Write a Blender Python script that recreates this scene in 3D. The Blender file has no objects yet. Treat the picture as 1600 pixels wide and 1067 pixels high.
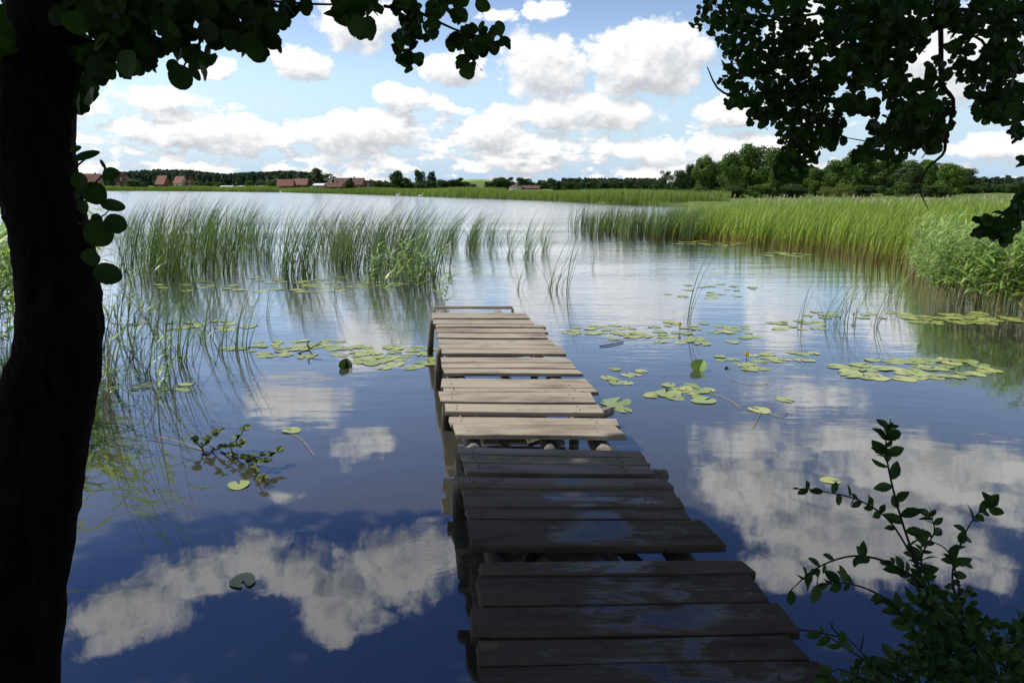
import bpy, math, random
import numpy as np
from math import radians as R, sin, cos, pi, atan2, tan
random.seed(7); rng = np.random.default_rng(11)
S = bpy.context.scene
COL = S.collection

# ---------------------------------------------------------------- camera
H = 2.2
F = 1111.0
YH = 291.0
TH = math.atan((533.5 - YH) / F)
cam = bpy.data.objects.new('camera', bpy.data.cameras.new('camera')); COL.objects.link(cam)
cam.location = (0, 0, H); cam.rotation_euler = (pi/2 - TH, 0, 0)
cam.data.sensor_width = 36; cam.data.lens = 36*F/1600
cam.data.clip_start = .05; cam.data.clip_end = 12000
S.camera = cam

SUN_AZ, SUN_EL = R(-75), R(50)          # azimuth clockwise from +Y
SD = np.array([sin(SUN_AZ)*cos(SUN_EL), cos(SUN_AZ)*cos(SUN_EL), sin(SUN_EL)])
sl = bpy.data.lights.new('sun', 'SUN'); sun = bpy.data.objects.new('sun', sl); COL.objects.link(sun)
sl.energy = 4.9; sl.angle = R(.5); sl.color = (1, .955, .88)
import mathutils
sun.rotation_euler = mathutils.Vector(SD.tolist()).to_track_quat('Z', 'Y').to_euler()
sun.location = (0, 0, 60)
S.view_settings.view_transform = 'Standard'; S.view_settings.look = 'None'
S.view_settings.exposure = 0.0; S.view_settings.gamma = 1
S.cycles.max_bounces = 8; S.cycles.transparent_max_bounces = 12
S.cycles.diffuse_bounces = 2; S.cycles.glossy_bounces = 4; S.cycles.transmission_bounces = 3
S.cycles.sample_clamp_indirect = 6; S.cycles.caustics_reflective = False; S.cycles.caustics_refractive = False
S.cycles.use_denoising = True

# ---------------------------------------------------------------- projection helpers (layout only)
def ray(x, y):
    X = (x-800)/F; Y = -(y-533.5)/F
    return np.array([X, cos(TH)+Y*sin(TH), -sin(TH)+Y*cos(TH)])
def P(x, y, z=0.0):                      # point of the horizontal plane z seen at a pixel
    d = ray(x, y); t = (z-H)/d[2]
    return np.array([0, 0, H]) + d*t
def Q(x, y, depth):                      # point at a given depth along the view axis
    return np.array([0, 0, H]) + ray(x, y)*depth
def azel(x, y, refl=False):
    d = ray(x, y); d = d/np.linalg.norm(d)
    az = math.degrees(atan2(d[0], d[1])); el = math.degrees(math.asin(d[2]))
    return az, (-el if refl else el)

# ---------------------------------------------------------------- node helpers
class NT:
    def __init__(s, tree): s.t = tree; s.n = tree.nodes; s.l = tree.links
    def new(s, typ, **kw):
        nd = s.n.new(typ)
        for k, v in kw.items():
            if k.startswith('_'): continue
            setattr(nd, k, v)
        return nd
    def put(s, sock, v):
        if isinstance(v, bpy.types.NodeSocket): s.l.new(v, sock)
        elif v is not None: sock.default_value = v
    def m(s, op, a, b=None, c=None, clamp=False):
        nd = s.new('ShaderNodeMath', operation=op); nd.use_clamp = clamp
        s.put(nd.inputs[0], a)
        if b is not None: s.put(nd.inputs[1], b)
        if c is not None: s.put(nd.inputs[2], c)
        return nd.outputs[0]
    def vm(s, op, a, b=None, out=0):
        nd = s.new('ShaderNodeVectorMath', operation=op)
        s.put(nd.inputs[0], a)
        if b is not None: s.put(nd.inputs[1], b)
        return nd.outputs['Value'] if op in ('DOT_PRODUCT', 'LENGTH', 'DISTANCE') else nd.outputs[0]
    def noise(s, vec, scale, detail=4, rough=.55, dist=0, out='Fac', dim='3D'):
        nd = s.new('ShaderNodeTexNoise', noise_dimensions=dim)
        s.put(nd.inputs['Vector'], vec); nd.inputs['Scale'].default_value = scale
        nd.inputs['Detail'].default_value = detail; nd.inputs['Roughness'].default_value = rough
        nd.inputs['Distortion'].default_value = dist
        return nd.outputs[out]
    def ss(s, v, lo, hi, a=0., b=1.):
        nd = s.new('ShaderNodeMapRange', interpolation_type='SMOOTHSTEP')
        s.put(nd.inputs['Value'], v); s.put(nd.inputs['From Min'], lo); s.put(nd.inputs['From Max'], hi)
        s.put(nd.inputs['To Min'], a); s.put(nd.inputs['To Max'], b)
        return nd.outputs[0]
    def ln(s, v, lo, hi, a=0., b=1.):
        nd = s.new('ShaderNodeMapRange'); nd.clamp = True
        s.put(nd.inputs['Value'], v); s.put(nd.inputs['From Min'], lo); s.put(nd.inputs['From Max'], hi)
        s.put(nd.inputs['To Min'], a); s.put(nd.inputs['To Max'], b)
        return nd.outputs[0]
    def mix(s, f, a, b, blend='MIX'):
        nd = s.new('ShaderNodeMix', data_type='RGBA', blend_type=blend)
        s.put(nd.inputs[0], f)
        for i, v in ((6, a), (7, b)):
            if isinstance(v, (tuple, list)) and len(v) == 3: v = (*v, 1)
            s.put(nd.inputs[i], v)
        return nd.outputs[2]
    def xyz(s, v):
        nd = s.new('ShaderNodeSeparateXYZ'); s.put(nd.inputs[0], v); return nd.outputs
    def comb(s, x, y, z):
        nd = s.new('ShaderNodeCombineXYZ')
        for i, v in enumerate((x, y, z)): s.put(nd.inputs[i], v)
        return nd.outputs[0]

# ---------------------------------------------------------------- world: Nishita sky with cumulus
W = bpy.data.worlds.new('World'); S.world = W; W.use_nodes = True
W.node_tree.nodes.clear(); w = NT(W.node_tree)
sky = w.new('ShaderNodeTexSky', sky_type='NISHITA'); sky.sun_disc = False
sky.sun_elevation = SUN_EL; sky.sun_rotation = SUN_AZ
sky.air_density = 1.0; sky.dust_density = .6; sky.ozone_density = 2.0

blobs = []   # (az, el, raz, rel, weight)
def cloud(x, y, rx, ry, wt=1.0, refl=False):
    a, e = azel(x, y, refl)
    a1, _ = azel(x+rx, y, refl); _, e1 = azel(x, y+ry, refl)
    blobs.append((a, e, abs(a1-a), abs(e1-e), wt))
# the sky as seen directly
for c in [(475, 98, 62, 30), (560, 25, 75, 55, .8), (628, 158, 46, 23), (700, 108, 60, 35, .9), (850, 100, 75, 60),
          (905, 178, 160, 32, 1.05), (1010, 95, 115, 68, 1.15), (850, 12, 38, 20, .8), (780, 24, 32, 20, .8), (1135, 182, 70, 26, .9),
          (335, 105, 40, 22, .8), (250, 150, 90, 25, .7), (140, 178, 50, 22, .9), (765, 212, 60, 32, 1.1),
          (560, 205, 130, 34, 1.1), (330, 205, 150, 32, 1.1), (1480, 80, 150, 80, .9), (1250, 60, 80, 60, .8), (1550, 232, 90, 30, .9), (1150, 235, 120, 26, .9),
          (1000, 235, 110, 24, .8), (60, 120, 100, 60, .8), (1640, 120, 70, 50, .9)]:
    cloud(*c)
# the higher sky, seen mirrored in the calm water
for c in [(205, 955, 125, 55, 1.0), (300, 900, 110, 50, .95), (400, 868, 90, 45, .9), (535, 940, 85, 80, 1.15), (615, 880, 110, 70, 1.2), (690, 860, 80, 55, 1.0), (465, 895, 70, 50, 1.0), (180, 990, 80, 30, .9),
          (570, 695, 55, 24, .8), (470, 632, 85, 45, .9), (450, 770, 34, 20, .55),
          (1180, 765, 120, 60, 1.0), (1300, 850, 170, 66, 1.2), (1430, 745, 170, 70, 1.15), (1570, 740, 90, 50, .9), (1500, 870, 100, 48, 1.05), (1230, 880, 90, 45, .8),
          (1360, 690, 170, 40, .9), (1180, 700, 90, 50, .8), (1400, 820, 140, 60, 1.0), (1560, 800, 90, 60, .9), (1250, 610, 120, 35, .4)]:
    cloud(*c, refl=True)

gt = bpy.data.node_groups.new('cloud_density', 'ShaderNodeTree')
gt.interface.new_socket('P', in_out='INPUT', socket_type='NodeSocketVector')
gt.interface.new_socket('D', in_out='OUTPUT', socket_type='NodeSocketFloat')
g = NT(gt); gi = g.new('NodeGroupInput'); go = g.new('NodeGroupOutput')
gp = gi.outputs[0]
warp = g.noise(gp, .22, 5, .6, out='Color')
wv = g.vm('MULTIPLY', g.vm('SUBTRACT', warp, (.5, .5, .5)), (5.0, 3.2, 0))
pw = g.vm('ADD', gp, wv)
acc = None
for (a, e, ra, re, wt) in blobs:
    d = g.vm('MULTIPLY', g.vm('SUBTRACT', pw, (a, e, 0)), (1/ra, 1/re, 0))
    q = g.m('MULTIPLY_ADD', g.vm('DOT_PRODUCT', d, d), -wt, wt)
    acc = q if acc is None else g.m('SMOOTH_MAX', acc, q, .25)
px = g.xyz(gp)
# the banks of cloud low over the horizon, and scattered fields outside the picture
flat = g.comb(px[0], g.m('MULTIPLY', px[1], 2.6), 3.3)
nb = g.noise(flat, .16, 6, .62)
band = g.m('ADD', g.ln(px[1], .5, 7.5, .42, -.45), g.m('MULTIPLY', g.m('SUBTRACT', nb, .5), 6.5))
band = g.m('SUBTRACT', band, g.ln(px[1], 5.8, 8.5, 0, 2))
acc = g.m('SMOOTH_MAX', acc, band, .2)
far = g.m('MULTIPLY', g.m('SUBTRACT', g.noise(gp, .045, 4, .6), .50), 8.0)
side = g.ss(g.m('ABSOLUTE', px[0]), 42, 60); high = g.ss(px[1], 42, 52)
far = g.m('SUBTRACT', far, g.m('MULTIPLY', g.m('SUBTRACT', 1, g.m('MAXIMUM', side, high)), 9))
acc = g.m('MAXIMUM', acc, far)
fine = g.noise(g.comb(px[0], g.m('MULTIPLY', px[1], 1.35), 0.), .5, 10, .62, .3)
wisp = g.noise(g.vm('ADD', g.vm('MULTIPLY', gp, (1, .45, 1)), (40, 7, 0)), .32, 8, .7, .8)
hi_ = g.ln(px[1], 14, 19)
D = g.m('MULTIPLY_ADD', g.m('SUBTRACT', fine, .5), 2.0, acc)
D = g.m('MULTIPLY_ADD', g.m('MULTIPLY', g.m('SUBTRACT', wisp, .5), hi_), 1.9, D)
g.l.new(D, go.inputs[0])

tc = w.new('ShaderNodeTexCoord'); dirv = w.vm('NORMALIZE', tc.outputs['Generated'])
dx = w.xyz(dirv)
az = w.m('MULTIPLY', w.m('ARCTAN2', dx[0], dx[1]), 57.2958)
el = w.m('MULTIPLY', w.m('ARCSINE', dx[2]), 57.2958)
pos = w.comb(az, el, 0.)
def dens(p):
    nd = w.new('ShaderNodeGroup'); nd.node_tree = gt; w.put(nd.inputs[0], p); return nd.outputs[0]
D0 = dens(pos); D1 = dens(w.vm('ADD', pos, (-.5, 1.05, 0)))
hi0 = w.ln(el, 13, 20)
alpha = w.ss(D0, w.m('MULTIPLY', hi0, -.15), w.m('MULTIPLY_ADD', hi0, .45, .48))
thick = w.ss(D0, .25, 1.25)
relief = w.ln(w.m('SUBTRACT', D0, D1), -.55, .42)       # lit where it thins towards the sun
hi = w.ln(el, 12, 34)
lum = w.m('ADD', w.m('MULTIPLY', relief, .48), w.m('MULTIPLY', thick, -.12))
lum = w.m('ADD', lum, .71)
ccol = w.mix(relief, (.90, .94, 1.0), (1.0, .99, .975))
cc = w.vm('SCALE', ccol); 
cs = cc.node; w.put(cs.inputs['Scale'], w.m('MULTIPLY', lum, 9.6))
# the blue deepens with height
tint = w.mix(w.ln(el, 8, 27), (1.12, 1.07, 1.06), (.21, .32, .58))
skyb = w.mix(w.ln(el, 0, 9, .9, 0), sky.outputs[0], (2.5, 3.9, 5.5))
skyc = w.mix(1.0, skyb, tint, 'MULTIPLY')
skyl = w.vm('SCALE', skyc); w.put(skyl.node.inputs['Scale'], 1.6)
final = w.mix(w.m('MULTIPLY', alpha, .97), skyl, cs.outputs[0])
bg = w.new('ShaderNodeBackground'); w.l.new(final, bg.inputs[0]); bg.inputs[1].default_value = .1
wo = w.new('ShaderNodeOutputWorld'); w.l.new(bg.outputs[0], wo.inputs[0])
W.cycles.sampling_method = 'MANUAL'; W.cycles.sample_map_resolution = 512

# ---------------------------------------------------------------- materials
def mat(name):
    m = bpy.data.materials.new(name); m.use_nodes = True; m.node_tree.nodes.clear()
    n = NT(m.node_tree); out = n.new('ShaderNodeOutputMaterial'); return m, n, out
def principled(n, color, rough=.6, spec=.5, normal=None):
    b = n.new('ShaderNodeBsdfPrincipled')
    if isinstance(color, tuple) and len(color) == 3: color = (*color, 1)
    n.put(b.inputs['Base Color'], color); n.put(b.inputs['Roughness'], rough); n.put(b.inputs['Specular IOR Level'], spec)
    if normal is not None: n.put(b.inputs['Normal'], normal)
    return b
def bump(n, h, strength=.5, dist=.01):
    b = n.new('ShaderNodeBump'); n.put(b.inputs['Strength'], strength); n.put(b.inputs['Distance'], dist); n.put(b.inputs['Height'], h); return b.outputs[0]

def plant_mat(name, lo, hi, base=None, transl=.35, spec=.35, rough=.5, tcol=None, objvar=.0, tlim=(.1, .45)):
    """leaf material: colour varies per leaf (attribute tone) and, for reeds, from a tan foot (attribute along)"""
    m, n, out = mat(name)
    at = n.new('ShaderNodeAttribute', attribute_name='tone'); tone = at.outputs['Fac']
    if objvar:
        oi = n.new('ShaderNodeObjectInfo'); tone = n.m('ADD', tone, n.m('MULTIPLY', n.m('SUBTRACT', oi.outputs['Random'], .5), objvar), clamp=True)
    c = n.mix(tone, lo, hi)
    if base is not None:
        al = n.new('ShaderNodeAttribute', attribute_name='along').outputs['Fac']
        c = n.mix(n.ln(al, tlim[0], tlim[1], 1, 0), c, base)
    b = principled(n, c, rough, spec)
    if transl:
        t = n.new('ShaderNodeBsdfTranslucent')
        n.put(t.inputs[0], n.mix(1.0, c, (1.5, 1.7, .7) if tcol is None else tcol, 'MULTIPLY'))
        mx = n.new('ShaderNodeMixShader'); mx.inputs[0].default_value = transl
        n.l.new(b.outputs[0], mx.inputs[1]); n.l.new(t.outputs[0], mx.inputs[2]); n.l.new(mx.outputs[0], out.inputs[0])
    else: n.l.new(b.outputs[0], out.inputs[0])
    return m

M = {}
M['bulrush'] = plant_mat('bulrush', (.022, .055, .022), (.19, .27, .075), (.12, .085, .04), .22, objvar=.3, tlim=(.02, .3))
M['reedfield'] = plant_mat('reedfield', (.065, .145, .02), (.38, .46, .07), (.24, .19, .06), .32, tlim=(.1, .5))
M['fargreen'] = plant_mat('fargreen', (.08, .14, .025), (.22, .28, .06), (.10, .14, .035), .3, tlim=(0, .3))
M['phrag'] = plant_mat('phrag', (.10, .21, .04), (.38, .50, .15), None, .34, spec=.6, rough=.38)
M['phragstem'] = plant_mat('phragstem', (.26, .22, .11), (.34, .30, .15), None, 0)
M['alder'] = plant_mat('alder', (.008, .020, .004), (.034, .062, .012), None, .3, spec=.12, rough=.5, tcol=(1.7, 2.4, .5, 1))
M['willow'] = plant_mat('willow', (.018, .042, .010), (.042, .085, .02), None, .3, spec=.15, rough=.45)
M['marsh'] = plant_mat('marsh', (.05, .08, .02), (.16, .20, .06), None, .2)
M['crown_a'] = plant_mat('crown_a', (.045, .095, .018), (.12, .20, .035), None, .22, spec=.2, objvar=.5, rough=.6)
M['crown_b'] = plant_mat('crown_b', (.03, .06, .018), (.065, .105, .026), None, .15, spec=.2, objvar=.5, rough=.6)
M['crown_c'] = plant_mat('crown_c', (.10, .14, .03), (.19, .22, .05), None, .2, spec=.2, rough=.6)
M['conifer'] = plant_mat('conifer', (.038, .065, .042), (.072, .105, .062), None, .1, spec=.1, rough=.7)

def pad_mat():
    m, n, out = mat('lily_pad')
    oi = n.new('ShaderNodeObjectInfo'); r = oi.outputs['Random']
    tcn = n.new('ShaderNodeTexCoord')
    c = n.mix(r, (.20, .27, .07), (.40, .42, .13))
    nz = n.noise(n.vm('ADD', tcn.outputs['Object'], n.comb(n.m('MULTIPLY', r, 30), 0, 0)), 14, 4, .6)
    c = n.mix(n.ss(nz, .56, .72), c, (.24, .20, .07))
    v = n.xyz(tcn.outputs['Object']); ang = n.m('ARCTAN2', v[1], v[0])
    vein = n.m('ABSOLUTE', n.m('SINE', n.m('MULTIPLY', ang, 9)))
    c = n.mix(n.ln(vein, 0, .15, .25, 0), c, (.36, .40, .15))
    b = principled(n, c, .32, .5); n.l.new(b.outputs[0], out.inputs[0]); return m
M['pad'] = pad_mat()

def wood_mat():
    m, n, out = mat('weathered_wood')
    tcn = n.new('ShaderNodeTexCoord'); oi = n.new('ShaderNodeObjectInfo')
    geo = n.new('ShaderNodeNewGeometry'); wp = geo.outputs['Position']
    off = n.comb(n.m('MULTIPLY', oi.outputs['Random'], 40), n.m('MULTIPLY', oi.outputs['Random'], 91), 0)
    p = n.vm('ADD', wp, off)
    grain = n.noise(n.vm('MULTIPLY', p, (1.6, 38, 30)), 1.0, 6, .62, .4)
    big = n.noise(n.vm('MULTIPLY', p, (1.4, 5, 5)), 1.0, 4, .6)
    c = n.mix(grain, (.20, .165, .12), (.53, .46, .35))
    c = n.mix(n.ss(big, .45, .70, 0, .72), c, (.13, .098, .066))
    stain = n.noise(n.vm('MULTIPLY', wp, (2.4, 3.0, 1)), 1.0, 5, .65, .6)
    c = n.mix(n.ss(stain, .56, .70, 0, .5), c, (.12, .095, .075))
    c = n.mix(n.m('MULTIPLY', oi.outputs['Random'], .22), c, (.18, .145, .10))
    crack = n.noise(n.vm('MULTIPLY', p, (1.0, 90, 30)), 1.0, 3, .5, .6)
    c = n.mix(n.ss(crack, .66, .72, 0, .75), c, (.03, .025, .02))
    knot = n.noise(n.vm('MULTIPLY', p, (7, 16, 10)), 1.0, 1, .4)
    c = n.mix(n.ss(knot, .74, .79, 0, .8), c, (.05, .038, .028))
    # near end: canopy shade painted into the wood colour, plus puddles
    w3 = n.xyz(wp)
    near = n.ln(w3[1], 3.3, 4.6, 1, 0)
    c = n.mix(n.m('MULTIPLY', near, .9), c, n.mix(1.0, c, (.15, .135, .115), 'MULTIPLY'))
    patch = n.noise(n.vm('MULTIPLY', wp, (2.6, 5.5, 1)), 1.0, 7, .66, .8)
    mid = n.m('SUBTRACT', 1, n.m('ABSOLUTE', n.m('MULTIPLY', n.m('SUBTRACT', w3[0], n.ln(w3[1], 1.8, 4.4, .66, .34)), 2.3)))
    nr = n.ln(w3[1], 3.9, 4.6, 0, -.7)
    brk = n.noise(n.vm('MULTIPLY', wp, (12, 60, 1)), 1.0, 4, .6)
    patch = n.m('ADD', patch, n.m('MULTIPLY', n.m('SUBTRACT', brk, .5), .30))
    wet = n.ss(n.m('ADD', n.m('ADD', patch, n.m('MULTIPLY', mid, .22)), nr), .57, .76)
    up = n.ss(n.xyz(geo.outputs['Normal'])[2], .7, .95)
    wet = n.m('MULTIPLY', wet, up)
    c = n.mix(wet, c, n.mix(1.0, c, (.5, .5, .5), 'MULTIPLY'))
    rough = n.ln(wet, 0, 1, .74, .24)
    bh = n.m('ADD', grain, n.m('MULTIPLY', crack, -.7))
    bn = n.new('ShaderNodeBump'); bn.inputs['Distance'].default_value = .006
    n.put(bn.inputs['Height'], bh); n.put(bn.inputs['Strength'], n.ln(wet, 0, 1, .6, .03))
    b = principled(n, c, rough, n.m('ADD', n.ln(near, 0, 1, .3, .10), n.m('MULTIPLY', wet, .75)), bn.outputs[0]); n.l.new(b.outputs[0], out.inputs[0]); return m
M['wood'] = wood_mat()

def log_mat(name, lo, hi, scale=(14, 14, 3), bumpd=.02, bs=.8, moss=None):
    m, n, out = mat(name)
    geo = n.new('ShaderNodeNewGeometry'); p = n.vm('MULTIPLY', geo.outputs['Position'], scale)
    a = n.noise(p, 1.0, 7, .65, .8); b2 = n.noise(n.vm('MULTIPLY', p, (2.5, 2.5, 1.2)), 1.0, 4, .6)
    c = n.mix(n.ss(a, .35, .65), lo, hi)
    if moss: c = n.mix(n.ss(b2, .55, .7, 0, .6), c, moss)
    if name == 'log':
        q_ = n.xyz(geo.outputs['Position']); c = n.mix(n.m('MAXIMUM', n.ln(q_[1], 3.0, 5.0, .8, 0), n.ln(q_[2], .10, .30, .75, 0)), c, (.03, .026, .02))  # near-end shade painted into the log colour; also darker down towards the water
    b = principled(n, c, .85, .04 if name == 'bark' else .2, bump(n, n.m('ADD', a, n.m('MULTIPLY', b2, .5)), bs, bumpd)); n.l.new(b.outputs[0], out.inputs[0]); return m
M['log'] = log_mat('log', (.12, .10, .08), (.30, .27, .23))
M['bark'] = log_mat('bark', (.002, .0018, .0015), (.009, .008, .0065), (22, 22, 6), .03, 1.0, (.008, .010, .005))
M['twig'] = log_mat('twig', (.010, .008, .006), (.03, .024, .018), (40, 40, 40), .003)
M['trunk_far'] = log_mat('trunk_far', (.05, .04, .03), (.11, .09, .07), (3, 3, 1), .05)
M['straw'] = log_mat('straw', (.26, .21, .13), (.42, .35, .22), (30, 30, 30), .002)

def simple(name, col, rough=.7, spec=.3, nz=.0, sc=3.0):
    m, n, out = mat(name); c = (*col, 1)
    if nz:
        geo = n.new('ShaderNodeNewGeometry')
        f = n.noise(geo.outputs['Position'], sc, 5, .6)
        c = n.mix(n.ss(f, .3, .7), tuple(v*(1-nz) for v in col), tuple(min(1, v*(1+nz)) for v in col))
    b = principled(n, c, rough, spec); n.l.new(b.outputs[0], out.inputs[0]); return m
M['brick'] = simple('brick', (.17, .075, .05), .85, .2, .25, 2)
M['plaster'] = simple('plaster', (.62, .56, .47), .85, .2, .1, 1)
M['white'] = simple('white_paint', (.78, .78, .76), .7, .3, .06, 1)
M['pink'] = simple('pink_plaster', (.36, .22, .19), .8, .2, .1, 1)
M['tile'] = simple('roof_tile', (.21, .095, .07), .8, .3, .25, 1.3)
M['tile2'] = simple('old_roof_tile', (.14, .075, .06), .85, .2, .3, 1.1)
M['glass'] = simple('window_glass', (.03, .035, .045), .1, .7)
M['feather'] = simple('white_feather', (.8, .8, .78), .7, .2)
M['bill'] = simple('orange_bill', (.6, .2, .04), .5, .4)
M['petal'] = simple('yellow_petal', (.75, .55, .05), .5, .4)
M['nail'] = simple('rusty_nail', (.08, .045, .03), .6, .4)

def ground_mat():
    m, n, out = mat('ground')
    geo = n.new('ShaderNodeNewGeometry'); p = geo.outputs['Position']; q = n.xyz(p)
    a = n.noise(p, .035, 5, .6); b2 = n.noise(p, .9, 5, .6); c2 = n.noise(p, 9, 4, .6)
    grass = n.mix(a, (.075, .13, .026), (.16, .21, .05)); grass = n.mix(n.ss(b2, .4, .7, 0, .5), grass, (.05, .085, .02))
    soil = n.mix(c2, (.02, .016, .011), (.055, .042, .028))
    d = n.vm('LENGTH', n.comb(q[0], q[1], 0.))
    c = n.mix(n.ln(d, 5, 14), soil, grass)
    # mud and sand under the water
    bed = n.mix(n.ss(b2, .35, .7), (.055, .045, .022), (.15, .115, .055))
    c = n.mix(n.ss(q[2], -.06, .05), bed, c)
    b = principled(n, c, .9, .15, bump(n, c2, .5, .03)); n.l.new(b.outputs[0], out.inputs[0]); return m
M['ground'] = ground_mat()
M['hayfield'] = simple('hayfield', (.22, .30, .07), .9, .1, .15, .05)

def water_mat():
    m, n, out = mat('lake_water')
    geo = n.new('ShaderNodeNewGeometry'); p = geo.outputs['Position']; q = n.xyz(p)
    # breeze ripples further out, glassy by the shore
    gust = n.noise(n.vm('MULTIPLY', p, (.05, .22, 1)), 1.0, 3, .5)
    far = n.ln(q[1], 5.0, 26, 0, 1)
    strength = n.m('ADD', n.m('MULTIPLY', n.m('POWER', far, 1.1), 1.0), .0)
    gusty = n.ln(gust, .35, .65, .35, 1.2)
    r1 = n.noise(n.vm('MULTIPLY', p, (2.2, 7.5, 1)), 1.0, 4, .55, .2)
    r2 = n.noise(n.vm('MULTIPLY', p, (.5, 1.6, 1)), 1.0, 2, .5)
    r3 = n.noise(n.vm('MULTIPLY', p, (1.1, 1.6, 1)), 1.0, 2, .5)
    h = n.m('MULTIPLY', n.m('ADD', n.m('MULTIPLY', r1, .015), n.m('MULTIPLY', r2, .024)), n.m('MULTIPLY', strength, gusty))
    h = n.m('ADD', h, n.m('MULTIPLY', r3, .0028))
    # a ring spreading where a fish rose
    c0 = P(672, 868)
    dd = n.vm('DISTANCE', p, tuple(c0))
    ring = n.m('MULTIPLY', n.m('SINE', n.m('MULTIPLY', dd, 130)), n.ss(dd, .05, .34, 1, 0))
    h = n.m('ADD', h, n.m('MULTIPLY', ring, .00003))
    bn = n.new('ShaderNodeBump'); bn.inputs['Strength'].default_value = 1; bn.inputs['Distance'].default_value = 1
    n.put(bn.inputs['Height'], h)
    fr = n.new('ShaderNodeFresnel'); fr.inputs['IOR'].default_value = 1.40; n.put(fr.inputs['Normal'], bn.outputs[0])
    fac = n.m('MULTIPLY_ADD', fr.outputs[0], 1.5, .115, clamp=True)
    gl = n.new('ShaderNodeBsdfGlossy'); n.put(gl.inputs['Roughness'], n.ln(q[1], 8, 60, .0, .12)); n.put(gl.inputs['Normal'], bn.outputs[0])
    gl.inputs['Color'].default_value = (.97, .98, 1, 1)
    tr = n.new('ShaderNodeBsdfTransparent'); tr.inputs[0].default_value = (.40, .42, .34, 1)
    df = n.new('ShaderNodeBsdfDiffuse'); df.inputs[0].default_value = (.085, .083, .060, 1)
    m1 = n.new('ShaderNodeMixShader'); m1.inputs[0].default_value = .62
    n.l.new(tr.outputs[0], m1.inputs[1]); n.l.new(df.outputs[0], m1.inputs[2])
    mx = n.new('ShaderNodeMixShader'); n.put(mx.inputs[0], fac); n.l.new(m1.outputs[0], mx.inputs[1]); n.l.new(gl.outputs[0], mx.inputs[2])
    n.l.new(mx.outputs[0], out.inputs[0]); return m
M['water'] = water_mat()

# ---------------------------------------------------------------- mesh helpers
class Bag:
    """collects quads (numpy) that become one mesh object"""
    def __init__(s): s.v = []; s.q = []; s.n = 0; s.tone = []; s.along = []
    def add(s, v, q, tone=None, along=None):
        v = np.asarray(v, float).reshape(-1, 3); q = np.asarray(q, np.int64).reshape(-1, 4)
        s.v.append(v); s.q.append(q+s.n); s.n += len(v)
        s.tone.append(np.broadcast_to(np.float64(.5) if tone is None else tone, (len(v),)))
        s.along.append(np.broadcast_to(np.float64(1) if along is None else along, (len(v),)))
        return s
    def mesh(s, name, m, smooth=False):
        v = np.concatenate(s.v); q = np.concatenate(s.q)
        me = bpy.data.meshes.new(name)
        me.vertices.add(len(v)); me.vertices.foreach_set('co', v.astype(np.float32).ravel())
        me.loops.add(len(q)*4); me.loops.foreach_set('vertex_index', q.astype(np.int32).ravel())
        me.polygons.add(len(q)); me.polygons.foreach_set('loop_start', (np.arange(len(q))*4).astype(np.int32))
        me.update(calc_edges=True); me.validate()
        for nm, arr in (('tone', s.tone), ('along', s.along)):
            a = me.attributes.new(nm, 'FLOAT', 'POINT'); a.data.foreach_set('value', np.concatenate(arr).astype(np.float32))
        me.materials.append(m)
        me.polygons.foreach_set('use_smooth', np.full(len(me.polygons), bool(smooth)))
        return me
    def build(s, name, m, parent=None, loc=None, smooth=False):
        if loc is not None: 
            s.v = [a-np.asarray(loc) for a in s.v]
        o = bpy.data.objects.new(name, s.mesh(name, m, smooth)); COL.objects.link(o)
        if loc is not None: o.location = loc
        if parent is not None: o.parent = parent
        return o

def grid_quads(N, rows, cols):
    i = np.arange(rows-1)[:, None]; j = np.arange(cols-1)[None]
    a = (i*cols+j).ravel(); q = np.stack([a, a+1, a+cols+1, a+cols], 1)
    return (q[None]+(np.arange(N)*rows*cols)[:, None, None]).reshape(-1, 4)

def ribbons(bag, base, h, ang, lean, width, segs=4, power=2.0, droop=.0, tone=None, face=None):
    N = len(base); t = np.linspace(0, 1, segs+1)
    h, ang, lean, width = [np.broadcast_to(np.asarray(a, float), (N,)) for a in (h, ang, lean, width)]
    dr = np.broadcast_to(np.asarray(droop, float), (N,))
    cx = lean[:, None]*t[None]**power
    cz = h[:, None]*(t[None]-dr[:, None]*t[None]**3.5)
    c = np.stack([base[:, 0:1]+np.cos(ang)[:, None]*cx, base[:, 1:2]+np.sin(ang)[:, None]*cx, base[:, 2:3]+cz], 2)
    fa = rng.uniform(0, pi, N) if face is None else np.broadcast_to(face, (N,))
    fd = np.stack([np.cos(fa), np.sin(fa), np.zeros(N)], 1)
    w = width[:, None]*(.5*(1-t[None]**2.2)+.04)
    v = np.stack([c-fd[:, None]*w[..., None], c+fd[:, None]*w[..., None]], 2)
    tn = rng.random(N) if tone is None else np.broadcast_to(tone, (N,))
    bag.add(v.reshape(-1, 3), grid_quads(N, segs+1, 2), np.repeat(tn, (segs+1)*2), np.tile(np.repeat(t, 2), N))

def norm(a): return a/np.maximum(np.linalg.norm(a, axis=-1, keepdims=True), 1e-9)

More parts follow.
